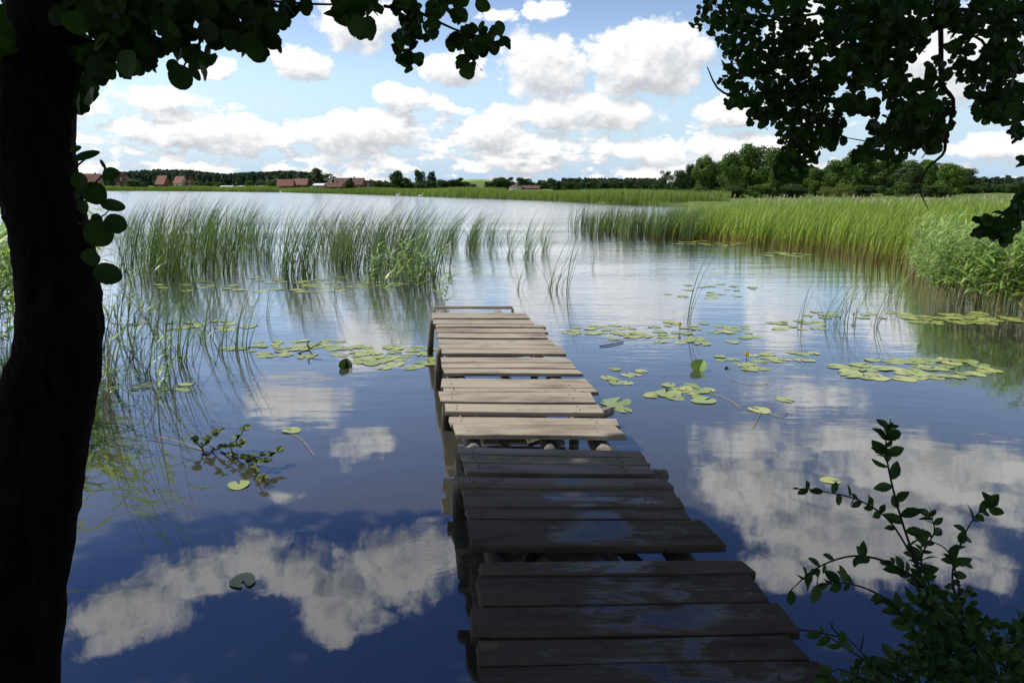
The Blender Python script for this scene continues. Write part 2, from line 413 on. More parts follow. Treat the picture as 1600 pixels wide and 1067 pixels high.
ROUND = [(0, .03), (.06, .24), (.18, .41), (.36, .49), (.58, .50), (.78, .42), (.92, .27), (1, .10)]
ROUND_LO = [(0, .05), (.3, .46), (.7, .46), (1, .08)]
OVAL = [(0, .03), (.15, .16), (.4, .25), (.65, .22), (.87, .11), (1, .01)]
BLADE = [(0, .02), (.2, .055), (.5, .055), (.8, .03), (1, .002)]
def leaves(bag, pos, axis, nrm, length, prof, wid=1.0, fold=.12, curl=.1, tone=None, ripple=0):
    """pos: leaf foot; axis: towards tip; nrm: roughly the face normal"""
    N = len(pos); axis = norm(axis); side = norm(np.cross(axis, nrm)); nr = norm(np.cross(side, axis))
    L = np.broadcast_to(np.asarray(length, float), (N,)); Wd = np.broadcast_to(np.asarray(wid, float), (N,))
    t = np.array([p[0] for p in prof]); wv = np.array([p[1] for p in prof]); rows = len(prof)
    ww = wv[None]*np.ones((N, 1))
    if ripple: ww = ww*(1+rng.normal(0, ripple, (N, rows)))
    c = pos[:, None]+axis[:, None]*(t[None, :, None]*L[:, None, None])-nr[:, None]*((t**2)[None, :, None]*L[:, None, None]*curl)
    sw = ww*L[:, None]*Wd[:, None]
    up = nr[:, None]*(sw*fold*2)[..., None]
    l = c-side[:, None]*sw[..., None]+up; r = c+side[:, None]*sw[..., None]+up
    v = np.stack([l, c, r], 2)
    tn = rng.random(N) if tone is None else np.broadcast_to(tone, (N,))
    bag.add(v.reshape(-1, 3), grid_quads(N, rows, 3), np.repeat(tn, rows*3), np.tile(np.repeat(t, 3), N))

def tube(bag, pts, rad, nseg=8, jitter=0., caps=True, tone=.5):
    pts = np.asarray(pts, float); n = len(pts); rad = np.broadcast_to(np.asarray(rad, float), (n,))
    tan_ = norm(np.gradient(pts, axis=0))
    ref = np.array([0, 0, 1.]) if abs(tan_[:, 2]).mean() < .8 else np.array([1., 0, 0])
    s = norm(np.cross(tan_, ref)); u = np.cross(s, tan_)
    a = np.linspace(0, 2*pi, nseg, endpoint=False)
    rr = rad[:, None]*(1+jitter*rng.normal(0, 1, (n, nseg)))
    v = pts[:, None]+s[:, None]*(np.cos(a)[None]*rr)[..., None]+u[:, None]*(np.sin(a)[None]*rr)[..., None]
    q = []
    for i in range(n-1):
        for j in range(nseg):
            k = (j+1) % nseg; q.append((i*nseg+j, i*nseg+k, (i+1)*nseg+k, (i+1)*nseg+j))
    v = v.reshape(-1, 3)
    if caps:
        for row, flip in ((0, 0), (n-1, 1)):
            ci = len(v); v = np.vstack([v, pts[row]])
            for j in range(0, nseg, 2):
                a0, a1, a2 = row*nseg+j, row*nseg+(j+1) % nseg, row*nseg+(j+2) % nseg
                q.append((ci, a2, a1, a0) if not flip else (ci, a0, a1, a2))
    bag.add(v, q, tone)
def smooth_path(pts, n=14):
    pts = np.asarray(pts, float); k = len(pts); t = np.linspace(0, k-1, n); out = []
    for x in t:
        i = min(int(x), k-2); f = x-i
        p0 = pts[max(i-1, 0)]; p1 = pts[i]; p2 = pts[i+1]; p3 = pts[min(i+2, k-1)]
        out.append(.5*((2*p1)+(-p0+p2)*f+(2*p0-5*p1+4*p2-p3)*f*f+(-p0+3*p1-3*p2+p3)*f**3))
    return np.array(out)
def box(bag, x0, x1, y0, y1, z0, z1, tone=.5):
    v = [(x, y, z) for x in (x0, x1) for y in (y0, y1) for z in (z0, z1)]
    bag.add(v, [(0, 1, 3, 2), (4, 6, 7, 5), (0, 4, 5, 1), (2, 3, 7, 6), (0, 2, 6, 4), (1, 5, 7, 3)], tone)

def tag(o, label=None, cat=None, group=None, kind=None):
    if label: o['label'] = label
    if cat: o['category'] = cat
    if group: o['group'] = group
    if kind: o['kind'] = kind
    return o
def thing(name, label, cat, loc=(0, 0, 0), group=None, rz=0):
    o = bpy.data.objects.new(name, None); COL.objects.link(o); o.location = loc; o.rotation_euler[2] = rz
    o.empty_display_size = .2
    return tag(o, label, cat, group)
def dup(src, loc, rz=0, scale=(1, 1, 1), label=None, group=None):
    r = src.copy(); COL.objects.link(r); r.location = loc; r.rotation_euler[2] = rz; r.scale = scale
    if label: r['label'] = label
    if group: r['group'] = group
    for ch in src.children:
        c = ch.copy(); COL.objects.link(c); c.parent = r
        for gch in ch.children:
            d = gch.copy(); COL.objects.link(d); d.parent = c
    return r

# ---------------------------------------------------------------- terrain, lake
def shore(x, y): p = P(x, y); return (p[0], p[1])
LAKE = [(-1.6, 2.05), (0, 2.0), (1.6, 2.05), (2.5, 2.35), (3.3, 3.0), (4.3, 4.0), (5.4, 5.6), (8.6, 8.8), (13, 12.5), (20, 20), (26, 30), (30, 45), (27, 62),
        shore(1090, 322), shore(950, 318), shore(850, 313), shore(800, 311), shore(700, 307.6), shore(560, 303.5), shore(440, 300.3),
        shore(430, 299.2), shore(180, 298.5), (-330, 320), (-420, 250), (-250, 130), (-60, 55), (-22, 22), (-9.5, 11.5), (-6, 7), (-4.2, 4.4), (-2.8, 2.7)]
LP = np.array(LAKE)
def lake_sd(x, y):       # > 0 inside the lake
    x = np.asarray(x, float); y = np.asarray(y, float)
    d = np.full(x.shape, 1e9); ins = np.zeros(x.shape, bool)
    for i in range(len(LP)):
        a = LP[i]; b = LP[(i+1) % len(LP)]; e = b-a
        t = np.clip(((x-a[0])*e[0]+(y-a[1])*e[1])/(e@e), 0, 1)
        d = np.minimum(d, np.hypot(x-a[0]-t*e[0], y-a[1]-t*e[1]))
        cond = (a[1] > y) != (b[1] > y)
        with np.errstate(divide='ignore', invalid='ignore'):
            xi = a[0]+(y-a[1])*e[0]/(e[1] if e[1] else 1e-9)
        ins ^= cond & (x < xi)
    return np.where(ins, d, -d)
HILLS = [(270, 284, 1000, 170, 1.0), (390, 285, 1050, 120, 1.0), (150, 287, 1000, 120, 1.), (480, 284, 900, 90, 1.0), (746, 281.5, 700, 42, 1.), (930, 288, 600, 120, 1.)]
def height(x, y):
    sd = lake_sd(x, y); r = np.hypot(x, y)
    land = .42+np.clip((-sd-20)/250, 0, 1)*1.3 - np.clip((r-1200)/2000, 0, 1)*2
    bed = -1.5*np.clip(sd/7, 0, 1)**.8-.1
    z = np.where(sd > 0, bed, np.minimum(land, -.1+(-sd)*.9))
    for (px_, py_, D_, wd, k) in HILLS:
        X = (px_-800)/1138*D_; Hh = H+(YH-py_)*D_/1138-1.7
        z = z+np.where(sd > 0, 0, Hh*np.exp(-((x-X)/wd)**2-((y-D_)/(wd*.9))**2))
    return z
nr, na = 150, 300
rr = np.concatenate([[0], .6*(9000/.6)**np.linspace(0, 1, nr)]); aa = np.linspace(0, 2*pi, na, endpoint=False)
gx = rr[:, None]*np.cos(aa)[None]; gy = rr[:, None]*np.sin(aa)[None]; gz = height(gx, gy)
v = np.stack([gx, gy, gz], 2).reshape(-1, 3); q = []
for i in range(nr):
    j = np.arange(na); k = (j+1) % na
    q.append(np.stack([i*na+j, (i+1)*na+j, (i+1)*na+k, i*na+k], 1))
gb = Bag(); gb.add(v, np.concatenate(q)); ground = gb.build('ground', M['ground'], smooth=True); tag(ground, kind='structure')

wb = Bag(); xs = np.array([-700, -300, -100, -40, -15, 0, 15, 40, 80, 130.]); ys = np.array([-1, 3, 10, 30, 80, 200, 420.])
wx, wy = np.meshgrid(xs, ys); wb.add(np.stack([wx, wy, wx*0], 2).reshape(-1, 3), grid_quads(1, len(ys), len(xs)))
tag(wb.build('water', M['water'], smooth=True), kind='structure')
# the mown field on the hill
fb = Bag(); cx = (746-800)/1138*700
fx, fy = np.meshgrid(np.linspace(cx-36, cx+46, 30), np.linspace(640, 715, 20)); fz = height(fx, fy)+.15
fb.add(np.stack([fx, fy, fz], 2).reshape(-1, 3), grid_quads(1, 20, 30)); tag(fb.build('field', M['hayfield'], smooth=True), kind='structure')

#=PIER=
# ---------------------------------------------------------------- pier
pier = thing('wooden_pier', 'old grey plank pier with gaps running out from the bank', 'pier', (0.35, 2.4, 0))
ZD = .5
def in_pier(o):
    o.parent = pier; o.matrix_parent_inverse = mathutils.Matrix.Translation(pier.location).inverted()
    return o
PL = [  # back y, front y, left x, right x, skew (right end lower +), left shift of the back edge
 (489, 496.5, 676, 826, .5), (499, 506, 677, 836, .5), (507.2, 510, 683, 850, .5), (512, 519, 682, 854, .6), (520, 527, 684, 858, .6),
 (530, 537, 686, 866, .8), (538, 544.5, 687, 877, .8), (545.5, 552, 692, 886, 1), (558, 566, 688, 892, .5), (567, 575.5, 690, 901, .8), (576.5, 583.5, 693, 908, .8),
 (592, 604.5, 691, 927, 1), (605.5, 611, 695, 934, 1), (612, 626.5, 688, 934, 1.5), (631, 643, 697, 944, 2), (652.5, 662, 702, 968, 2.5), (663.5, 680, 709, 977, 2.5),
 (701, 712, 716, 1009, 6), (713, 723, 724, 1014, 5), (724, 739, 727, 1021, 4), (746, 757, 712, 1047, 3), (758.5, 772.5, 722, 1057, 2), (774, 791, 728, 1070, 1.5),
 (793, 810, 731, 1084, 1), (812, 851, 735, 1133, 0), (875, 896, 755, 1181, -3), (898, 941, 750, 1206, -6), (945, 991, 741, 1248, -9), (995, 1033, 748, 1263, -10),
 (1036, 1072, 751, 1310, -12), (1076, 1118, 757, 1345, -13), (1122, 1172, 752, 1390, -15), (1176, 1225, 750, 1430, -15)]
for i, (yb, yf, xl, xr, sk) in enumerate(PL):
    rj = random.Random(i*7+3)
    zt = ZD+rj.uniform(-.006, .006)+(.02 if i in (14, 20) else 0)
    th = .034 if i < 20 else .04
    k = (yf-YH); bk = (yb-YH)/k
    vpx = 655
    xlb = vpx+(xl-vpx)*bk; xrb = vpx+(xr-vpx)*bk; gapj = rj.uniform(-1, 1)
    LF, RF, LB, RB = P(xl, yf-sk/2, zt), P(xr, yf+sk/2, zt), P(xlb, yb-sk/2*bk, zt), P(xrb+gapj, yb+sk/2*bk, zt)
    nx = 14; bag = Bag(); t = np.linspace(0, 1, nx)
    f = LF[None]*(1-t[:, None])+RF[None]*t[:, None]; b = LB[None]*(1-t[:, None])+RB[None]*t[:, None]
    wob = np.cumsum(np.array([rj.uniform(-1, 1) for _ in range(nx)]))*.0028; wob -= np.linspace(wob[0], wob[-1], nx)
    f[:, 1] += wob; b[:, 1] += np.roll(wob, 3)*.8
    f[0, 0] += rj.uniform(-.015, .015); f[-1, 0] += rj.uniform(-.02, .02); b[0, 0] += rj.uniform(-.012, .012); b[-1, 0] += rj.uniform(-.02, .02)
    sag = np.sin(t*pi)*rj.uniform(-.006, .004); cup = rj.uniform(-.004, .004)
    f[:, 2] += sag+cup; b[:, 2] += sag+rj.uniform(-.004, .004)
    e = .004; y_ = np.array([0, 1, 0.])
    rowsv = [f+y_*e, f-y_*0+np.array([0, 0, -e]), f+np.array([0, .002, -th]), b+np.array([0, -.002, -th]), b+np.array([0, 0, -e]), b-y_*e]
    vv = np.stack(rowsv, 0)  # 6 x nx x 3
    vv[:, 0, 0] += np.array([0, rj.uniform(-.006, .006), rj.uniform(-.012, .012), rj.uniform(-.012, .012), rj.uniform(-.006, .006), 0])
    vv[:, -1, 0] += np.array([0, rj.uniform(-.006, .006), rj.uniform(-.012, .012), rj.uniform(-.012, .012), rj.uniform(-.006, .006), 0])
    q = []
    for a in range(6):
        a2 = (a+1) % 6
        for j in range(nx-1): q.append((a*nx+j, a*nx+j+1, a2*nx+j+1, a2*nx+j))
    for col in (0, nx-1):
        q.append((0*nx+col, 1*nx+col, 2*nx+col, 3*nx+col)); q.append((0*nx+col, 3*nx+col, 4*nx+col, 5*nx+col))
    bag.add(vv.reshape(-1, 3), q)
    cen = (LF+RF+LB+RB)/4
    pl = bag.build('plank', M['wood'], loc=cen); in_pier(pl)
    if i >= 11:
        for u_ in (.07, .86):
            for w_ in (.3, .72):
                c0 = (LF*(1-u_)+RF*u_)*(1-w_)+(LB*(1-u_)+RB*u_)*w_+np.array([rj.uniform(-.02, .02), rj.uniform(-.006, .006), 0])
                nb_ = Bag(); tube(nb_, [c0-cen+np.array([0, 0, -.01]), c0-cen+np.array([0, 0, .004])], .005, 6); nb_.build('nail', M['nail'], pl)
def dock_pt(s, lat, z):   # s: distance along the pier from the camera foot, lat: across
    a = R(7.3); hx, hy = -sin(a), cos(a)
    base = np.array([.0, 0, 0])
    return np.array([hx*s+hy*lat, hy*s-hx*lat, z])
# left edge of the deck at lateral ~.22, right edge ~1.4
def plog(name, pts, r, n=10, jit=.05, m='log', seg=10):
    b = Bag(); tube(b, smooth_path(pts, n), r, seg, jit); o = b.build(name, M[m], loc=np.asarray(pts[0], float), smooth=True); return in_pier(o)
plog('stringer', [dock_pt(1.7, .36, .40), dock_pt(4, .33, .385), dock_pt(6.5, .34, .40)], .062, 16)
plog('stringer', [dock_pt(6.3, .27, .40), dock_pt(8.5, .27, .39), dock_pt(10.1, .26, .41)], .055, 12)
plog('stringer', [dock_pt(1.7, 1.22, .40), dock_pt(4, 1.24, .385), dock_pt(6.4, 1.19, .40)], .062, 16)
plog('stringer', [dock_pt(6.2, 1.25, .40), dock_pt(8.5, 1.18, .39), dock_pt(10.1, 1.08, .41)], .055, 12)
plog('stringer', [dock_pt(1.7, .8, .41), dock_pt(4.8, .86, .40)], .045, 10)
for (s, l0, l1) in ((2.9, .2, 1.5), (4.45, .2, 1.45), (6.2, .17, 1.45), (8.0, .18, 1.35), (9.8, .15, 1.2)):
    plog('crossbeam', [dock_pt(s, l0, .30), dock_pt(s+.03, (l0+l1)/2, .29), dock_pt(s, l1, .305)], .05, 8)
for (s, lat, top, r, dx, ds) in ((3.05, .26, .40, .045, -.03, 0), (2.95, 1.45, .42, .06, .02, 0), (4.5, .24, .47, .065, -.05, .05), (4.5, 1.4, .40, .06, .03, 0), (5.15, 1.0, .42, .05, 0, 0),
                    (6.3, .22, .46, .06, -.07, 0), (6.3, 1.4, .42, .06, .02, 0), (7.6, .18, .47, .055, -.07, .1), (8.1, 1.3, .42, .055, .02, 0),
                    (9.3, .13, .48, .05, -.10, .05), (9.9, 1.08, .46, .05, .0, 0)):
    pz = -1.25 if s > 4 else -.7
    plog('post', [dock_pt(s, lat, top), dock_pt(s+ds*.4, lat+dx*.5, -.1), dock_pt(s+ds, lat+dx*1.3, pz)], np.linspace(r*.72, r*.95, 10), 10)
def stick(name, a, b, r, m='log'):
    bb = Bag(); a = np.asarray(a, float); b = np.asarray(b, float); mid = (a+b)/2+np.array([0, 0, .01])
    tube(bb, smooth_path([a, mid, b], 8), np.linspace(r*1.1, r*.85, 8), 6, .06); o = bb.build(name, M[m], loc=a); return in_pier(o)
stick('brace', P(697, 632, .47), P(742, 668, .30), .022)
stick('brace', P(765, 676, .42), P(800, 706, .20), .024)
stick('brace', P(724, 722, .46), P(762, 752, .35), .03)
stick('brace', P(915, 662, .40), P(955, 641, .46), .045)
stick('brace', P(990, 760, .42), P(1040, 741, .46), .045)
stick('brace', P(824, 690, .30), P(862, 682, .34), .04)
stick('brace', P(845, 856, .35), P(820, 884, .25), .035)
stick('brace', P(962, 852, .40), P(1000, 884, .33), .035)
# raised bar at the far end
er = Bag(); A = P(679, 489, .49); B = P(801, 489, .49)
up = np.array([0, 0, .075]); 
tube(er, [A+up, (A+B)/2+up*1.02, B+up], .022, 8, .02); in_pier(er.build('end_rail', M['wood'], loc=A))
for p_ in (A, B):
    e2 = Bag(); tube(e2, [p_-up*.4, p_+up*.4, p_+up*.75], .02, 6, .05); in_pier(e2.build('rail_support', M['wood'], loc=p_))

#=WATER PLANTS=
# ---------------------------------------------------------------- bulrush clumps standing in the water
def clump_mesh(n, spread, hmean, seed, lean=.35, wd=.011):
    global rng
    rng = np.random.default_rng(seed); b = Bag()
    r = spread*np.sqrt(rng.random(n)); a = rng.uniform(0, 2*pi, n)
    base = np.stack([r*np.cos(a), r*np.sin(a), np.full(n, -.25)], 1)
    h = (hmean*(.5+.6*rng.random(n)))+.25
    ang = np.where(rng.random(n) < .8, rng.normal(.1, .5, n), rng.uniform(0, 2*pi, n))
    ribbons(b, base, h, ang, h*np.abs(rng.normal(lean, .13, n)), rng.uniform(.7, 1.3, n)*wd, 6, 2.2, rng.uniform(0, .12, n))
    # a few thin dead stalks, bent over
    k = max(1, n//6)
    ribbons(b, base[:k]*1.3*np.array([1, 1, .77]), h[:k]*.75, rng.uniform(0, 2*pi, k), h[:k]*.55, wd*.7, 6, 2.6, .45, tone=0.)
    return b.mesh('bulrush_clump', M['bulrush'])
protos = [clump_mesh(n, s, 1.0, i) for i, (n, s) in enumerate([(7, .08), (13, .13), (20, .18), (26, .24), (14, .26), (5, .06), (22, .34)])]
def bulrush(x, y, top, which, label, group, loc=None):
    p = P(x, y); zc = (p[1]*cos(TH)+H*sin(TH))
    hgt = (y-top)/F*zc*1.17
    o = bpy.data.objects.new('bulrush_clump', protos[which]); COL.objects.link(o)
    o.location = (p[0], p[1], 0); o.rotation_euler[2] = random.uniform(-.35, .35)
    s = hgt/1.0; o.scale = (min(s, 1.5)*random.uniform(.8, 1.1)*random.choice((1, 1, 1, -1)) if False else min(s, 1.6), min(s, 1.6), s)
    return tag(o, label, 'reeds', group)
ru = random.Random(5)
def scatter_bulrush(n, xs, ys, tops, kinds, label, group):
    for i in range(n):
        u = ru.random(); x = xs[0]+(xs[1]-xs[0])*u; y = ru.uniform(*ys); x = x if u < .2 else round((x-11)/29)*29+11+ru.gauss(0, 4.5)+(y-400)*.06; t = ru.uniform(*tops)
        t = t + (y-ys[0])/(ys[1]-ys[0]+1e-6)*10
        bulrush(x, y, t, ru.choice(kinds), label, group)
g1 = 'bulrush clumps in the bed left of the pier'
l1 = 'slender green bulrushes bending right in the thick bed behind the dark trunk'
scatter_bulrush(40, (185, 345), (356, 442), (305, 325), (2, 3, 6, 3), l1, g1)
scatter_bulrush(16, (345, 400), (362, 430), (308, 328), (2, 3, 6, 4), l1, g1)
l2 = 'slender green bulrushes bending right in the band between trunk and pier end'
scatter_bulrush(14, (400, 480), (370, 436), (312, 332), (1, 2, 4), l2, g1)
scatter_bulrush(8, (480, 525), (362, 425), (322, 345), (0, 1), l2, g1)
l3 = 'thick bulrushes standing in water just left of the pier end'
scatter_bulrush(17, (505, 585), (372, 425), (314, 332), (2, 3, 4), l3, g1)
scatter_bulrush(26, (580, 672), (364, 446), (316, 334), (2, 3, 6, 3), l3, g1)
l4 = 'thin open bulrushes in water beyond the end of the pier'
scatter_bulrush(24, (680, 770), (368, 415), (322, 342), (0, 1, 2), l4, g1)
scatter_bulrush(16, (770, 850), (366, 405), (322, 345), (0, 1, 0), l4, g1)
for (x, y, t, k, lb) in [(457, 432, 330, 2, 'tall bulrush clump alone in open water left of the thick patch by the pier'), (822, 412, 350, 1, 'dark upright bulrush tuft behind and right of the pier end'), (808, 452, 390, 0, 'short bulrush tuft nearest the pier end on its right'),
                     (858, 452, 362, 0, 'wispy bulrush tuft right of the pier end, leaning right'), (883, 456, 350, 5, 'rightmost wispy bulrush tuft past the pier end'), (868, 454, 385, 0, 'middle wispy bulrush tuft right of the pier end'),
                     (925, 418, 382, 5, 'tiny sparse bulrush tuft alone in open water')]:
    bulrush(x, y, t, k, lb, 'lone bulrush tufts near the pier end')
def stand(n):
    x = 885+225*rng.random(n)**.62; x = np.where(rng.random(n) < .5, 885+np.round((x-885)/13)*13+rng.normal(0, 2.5, n), x)
    y0 = 366+10*(x-885)/225+3*np.sin(x*.13); y = y0-rng.random(n)**1.4*18
    d = F*H/cos(TH)/(y-YH); return np.stack([(x-800)/F*d, (d-H*sin(TH))/cos(TH), np.full(n, -.1)], 1)
rng = np.random.default_rng(41); fp = stand(3000); b = Bag(); n = len(fp)
ribbons(b, fp, rng.uniform(.8, 1.55, n), rng.normal(.1, .6, n), rng.uniform(.05, .5, n), rng.uniform(.014, .028, n), 5, 2.2, rng.uniform(0, .15, n))
tag(b.build('bulrush_stand', M['bulrush']), 'blue-green bulrushes in open water joining the right reed field', 'reeds', None, 'stuff')
# tufts in front of the right-hand reed bed
for (x, y, t, k, lb) in [(1072, 500, 398, 5, 'few thin bent rushes standing alone in mid lake'), (1286, 505, 432, 0, 'dark green rush tuft left of the reed bed, leftmost of the row'), (1300, 507, 425, 0, 'leaning rush tuft second in the row before the reed bed'),
                     (1325, 505, 415, 1, 'fuller leaning rush tuft third in the row before the reed bed'), (1362, 510, 412, 0, 'leaning rush tuft fourth in the row before the reed bed'), (1392, 470, 400, 1, 'rush tuft close against the reed bed edge'),
                     (1250, 508, 440, 5, 'single thin rush stalk left of the rush row'), (1405, 480, 402, 1, 'rush tuft touching the front of the reed bed'), (1350, 462, 405, 0, 'short rush tuft behind the rush row')]:
    bulrush(x, y, t, k, lb, 'rush tufts before the reed bed')
for (x, y, t, k) in [(205, 560, 440, 0), (232, 585, 450, 0), (268, 560, 430, 1), (290, 565, 445, 0), (255, 610, 470, 0), (190, 520, 410, 1), (160, 560, 430, 0), (230, 500, 400, 0), (330, 500, 400, 5), (415, 500, 430, 5), (470, 500, 440, 5), (175, 600, 450, 0)]:
    bulrush(x, y, t, k, 'fine dark rush stalks in the open water between trunk and near rush clump', 'near rush clumps on the left')
# nearer clump in the pads, left
for (x, y, t, k, lb) in [(372, 545, 430, 1, 'near rush clump rising from the lily pads left of the pier'), (345, 548, 430, 0, 'thin rush clump just left of the one rising from the pads'), (318, 530, 395, 0, 'thin tall rushes left of the lily pads'),
                     (245, 520, 400, 0, 'tall thin rushes beside the leafy reeds near the trunk'), (520, 470, 392, 5, 'small thin rush tuft left of the leafy reed patch'), (285, 470, 372, 1, 'rush tuft in front of the thick bulrush bed')]:
    bulrush(x, y, t, k, lb, 'near rush clumps on the left')

# ---------------------------------------------------------------- common reed with broad leaves
def phrag_bag(n, spread, hmean, seed, bl, bs, leanx=.25, base_z=-.25, pts=None, leafl=.34, nl=11, wl=1.35):
    """bl: leaves bag, bs: stems bag"""
    global rng
    rng = np.random.default_rng(seed)
    for i in range(n):
        if pts is None:
            r = spread*math.sqrt(rng.random()); a = rng.uniform(0, 2*pi); b0 = np.array([r*cos(a), r*sin(a), base_z])
        else: b0 = pts[i]
        h = hmean*rng.uniform(.7, 1.12); la = rng.normal(0, .5); ln = h*abs(rng.normal(leanx, .1))
        t = np.linspace(0, 1, 6); path = b0[None]+np.stack([np.cos(la)*ln*t**2, np.sin(la)*ln*t**2, (h-b0[2]*1)*t], 1)
        tube(bs, path, np.linspace(.0045, .0015, 6), 4, 0, False, rng.random())
        tl = np.sort(rng.uniform(.30, .99, nl)); P_ = b0[None]+np.stack([np.cos(la)*ln*tl**2, np.sin(la)*ln*tl**2, (h-b0[2])*tl], 1)
        da = np.where(np.arange(nl) % 2 == 0, rng.normal(.3, .7, nl), rng.normal(2.4, .8, nl)); da = np.where(rng.random(nl) < .35, rng.normal(.1, .5, nl), da)
        up = rng.uniform(.5, 1.5, nl)
        ax = np.stack([np.cos(da), np.sin(da), up], 1); nn = np.stack([-np.cos(da)*up, -np.sin(da)*up, np.ones(nl)], 1)
        leaves(bl, P_, ax, nn, leafl*rng.uniform(.6, 1.2, nl), BLADE, wl, .1, rng.uniform(.25, .9), None)
def reed_thing(x, y, top, n, spread, seed, label, group, nl=11, leafl=.34, wl=1.35):
    p = P(x, y); zc = (p[1]*cos(TH)+H*sin(TH)); hgt = (y-top)/F*zc
    o = thing('common_reed', label, 'reeds', (p[0], p[1], 0), group)
    bl, bs = Bag(), Bag(); phrag_bag(n, spread, hgt, seed, bl, bs, nl=nl, leafl=leafl, wl=wl)
    bl.build('foliage', M['phrag'], o); bs.build('stem', M['phragstem'], o); return o
gr = 'leafy common reeds'
for k, (x, y, t, n, sp, lb) in enumerate([
    (690, 478, 402, 4, .10, 'leafy reeds growing right against the left side of the pier end'),
    (655, 465, 378, 6, .22, 'leafy reed clump left of the pier end, in front of bulrushes'),
    (628, 455, 372, 7, .22, 'leafy bright green reed clump among bulrushes near the pier'),
    (605, 468, 385, 5, .2, 'sparse leafy reed clump, middle of the patch near the pier'),
    (575, 452, 385, 5, .2, 'leftmost leafy reed clump of the patch near the pier'),
    (215, 560, 455, 3, .16, 'leafy reed behind the nearest stand right of the trunk'),
    (165, 640, 430, 7, .25, 'leafy reeds pressed against the right side of the dark trunk'),
    (195, 655, 450, 6, .28, 'leafy reeds with drooping blades just right of the trunk'),
    (240, 660, 470, 4, .25, 'two leafy reeds standing apart, right of the trunk stand'),
    (150, 655, 500, 4, .28, 'low leafy reeds at the foot of the stand beside the trunk'),
    (180, 610, 470, 4, .3, 'leafy reeds behind the stand beside the trunk, bright in the sun'), (225, 590, 470, 3, .25, 'thin leafy reeds between trunk stand and the first lily raft'), (160, 560, 430, 5, .3, 'tall leafy reeds at the back beside the trunk'),
    (305, 600, 455, 1, .02, 'single tall reed with dark leaves in open water'),
    (265, 610, 500, 1, .05, 'single shorter reed left of the tallest single one')]):
    reed_thing(x, y, t, n, sp, 50+k, lb, gr, nl=6 if y > 500 else 10, leafl=.22 if y > 500 else .28, wl=.75 if y > 500 else 1.2)

# lit bed left of the trunk: too many stems to count
bl, bs = Bag(), Bag(); pts = []
rr_ = np.random.default_rng(3)
while len(pts) < 420:
    x = rr_.uniform(-9, -3.2); y = rr_.uniform(4.6, 13)
    if x > -.60*y-.2 - .05*rr_.random(): continue
    if x < -.9*y-1.0: continue
    if y < 6.3 or (y < 8 and x > -.72*y-.25): continue
    pts.append(np.array([x, y, -.05]))
phrag_bag(len(pts), 0, 1.75, 77, bl, bs, pts=pts, nl=9)
bed = bl.build('reed_bed', M['phrag']); tag(bed, 'sunlit leafy reed bed left of the dark trunk', 'reeds', None, 'stuff')
ob = bs.build('stems', M['phragstem'], bed)

# right foreground bed of common reed
bl, bs = Bag(), Bag(); pts = []
for i in range(620):
    x = rr_.uniform(1415, 1720); y0 = np.interp(x, [1415, 1450, 1600, 1720], [440, 478, 503, 512])
    y = y0-abs(rr_.normal(0, 1))*26
    if y < 400: continue
    p = P(x, y); pts.append(np.array([p[0], p[1], -.12]))
phrag_bag(len(pts), 0, 1.42, 88, bl, bs, pts=pts, leanx=.28, nl=9, leafl=.32)
bed = bl.build('reed_bed', M['phrag']); tag(bed, 'broad-leaved pale green reeds with tan stems on the right shore', 'reeds', None, 'stuff')
bs.build('stems', M['phragstem'], bed)

# big bulrush field on the right (uncountable)
rng = np.random.default_rng(21)
def field_points(n, poly_fn):
    out = []
    while sum(len(o) for o in out) < n:
        c = poly_fn(n); out.append(c)
    return np.concatenate(out)[:n]
def right_field(n):
    x = rng.uniform(1095, 1800, n); x = np.where(rng.random(n) < .06, 1040+rng.random(n)**.5*70, x); y0 = np.interp(x, [1095, 1200, 1300, 1380, 1430, 1600, 1800], [376, 390, 402, 416, 436, 455, 470])
    ymax = y0; ymin = np.interp(x, [1095, 1300, 1800], [352, 350, 352])
    u = rng.random(n)**.75
    inv0 = 1/(ymax-YH); inv1 = 1/(ymin-YH)
    y = YH+1/(inv0+(inv1-inv0)*u)
    d = F*H/cos(TH)/(y-YH); X = (x-800)/F*d; Y = (d-H*sin(TH))/cos(TH)
    return np.stack([X, Y, np.full(n, -.1)], 1)
fp = field_points(22000, right_field)
fbag = Bag(); n = len(fp)
ribbons(fbag, fp, rng.uniform(1.05, 1.75, n)*np.interp(fp[:, 0]/fp[:, 1], [.27, .42], [.86, 1.0]), rng.normal(.1, .7, n), np.abs(rng.normal(.3, .25, n)), rng.uniform(.016, .038, n), 5, 2.2, rng.uniform(0, .15, n))
def far_field(n):   # behind: tops seen only
    x = rng.uniform(1000, 2000, n); d = rng.uniform(33, 46, n)
    return np.stack([(x-800)/F*d, d, np.full(n, .1)], 1)
fp = far_field(6000); fp = fp[fp[:, 0] > 13]; n = len(fp)
ribbons(fbag, fp, rng.uniform(1.2, 1.6, n), rng.normal(.1, .7, n), rng.uniform(.1, .4, n), rng.uniform(.02, .04, n), 4, 2.2, .05)
tag(fbag.build('reed_field', M['reedfield']), 'wide dense field of green reeds filling the right shore', 'reeds', None, 'stuff')
# pale flowering tops
pb = Bag(); fp = far_field(900); fp = fp[fp[:, 0] > 12]; fp[:, 2] = 1.35+rng.uniform(-.1, .25, len(fp)); n = len(fp)
ribbons(pb, fp, .22, rng.normal(.1, .4, n), .08, .05, 3, 1.5, .1)
M['plume'] = plant_mat('plume', (.28, .26, .15), (.42, .38, .25), None, .3)
tag(pb.build('reed_plumes', M['plume']), 'pale feathery seed heads along the top of the reed field', 'reeds', None, 'stuff')

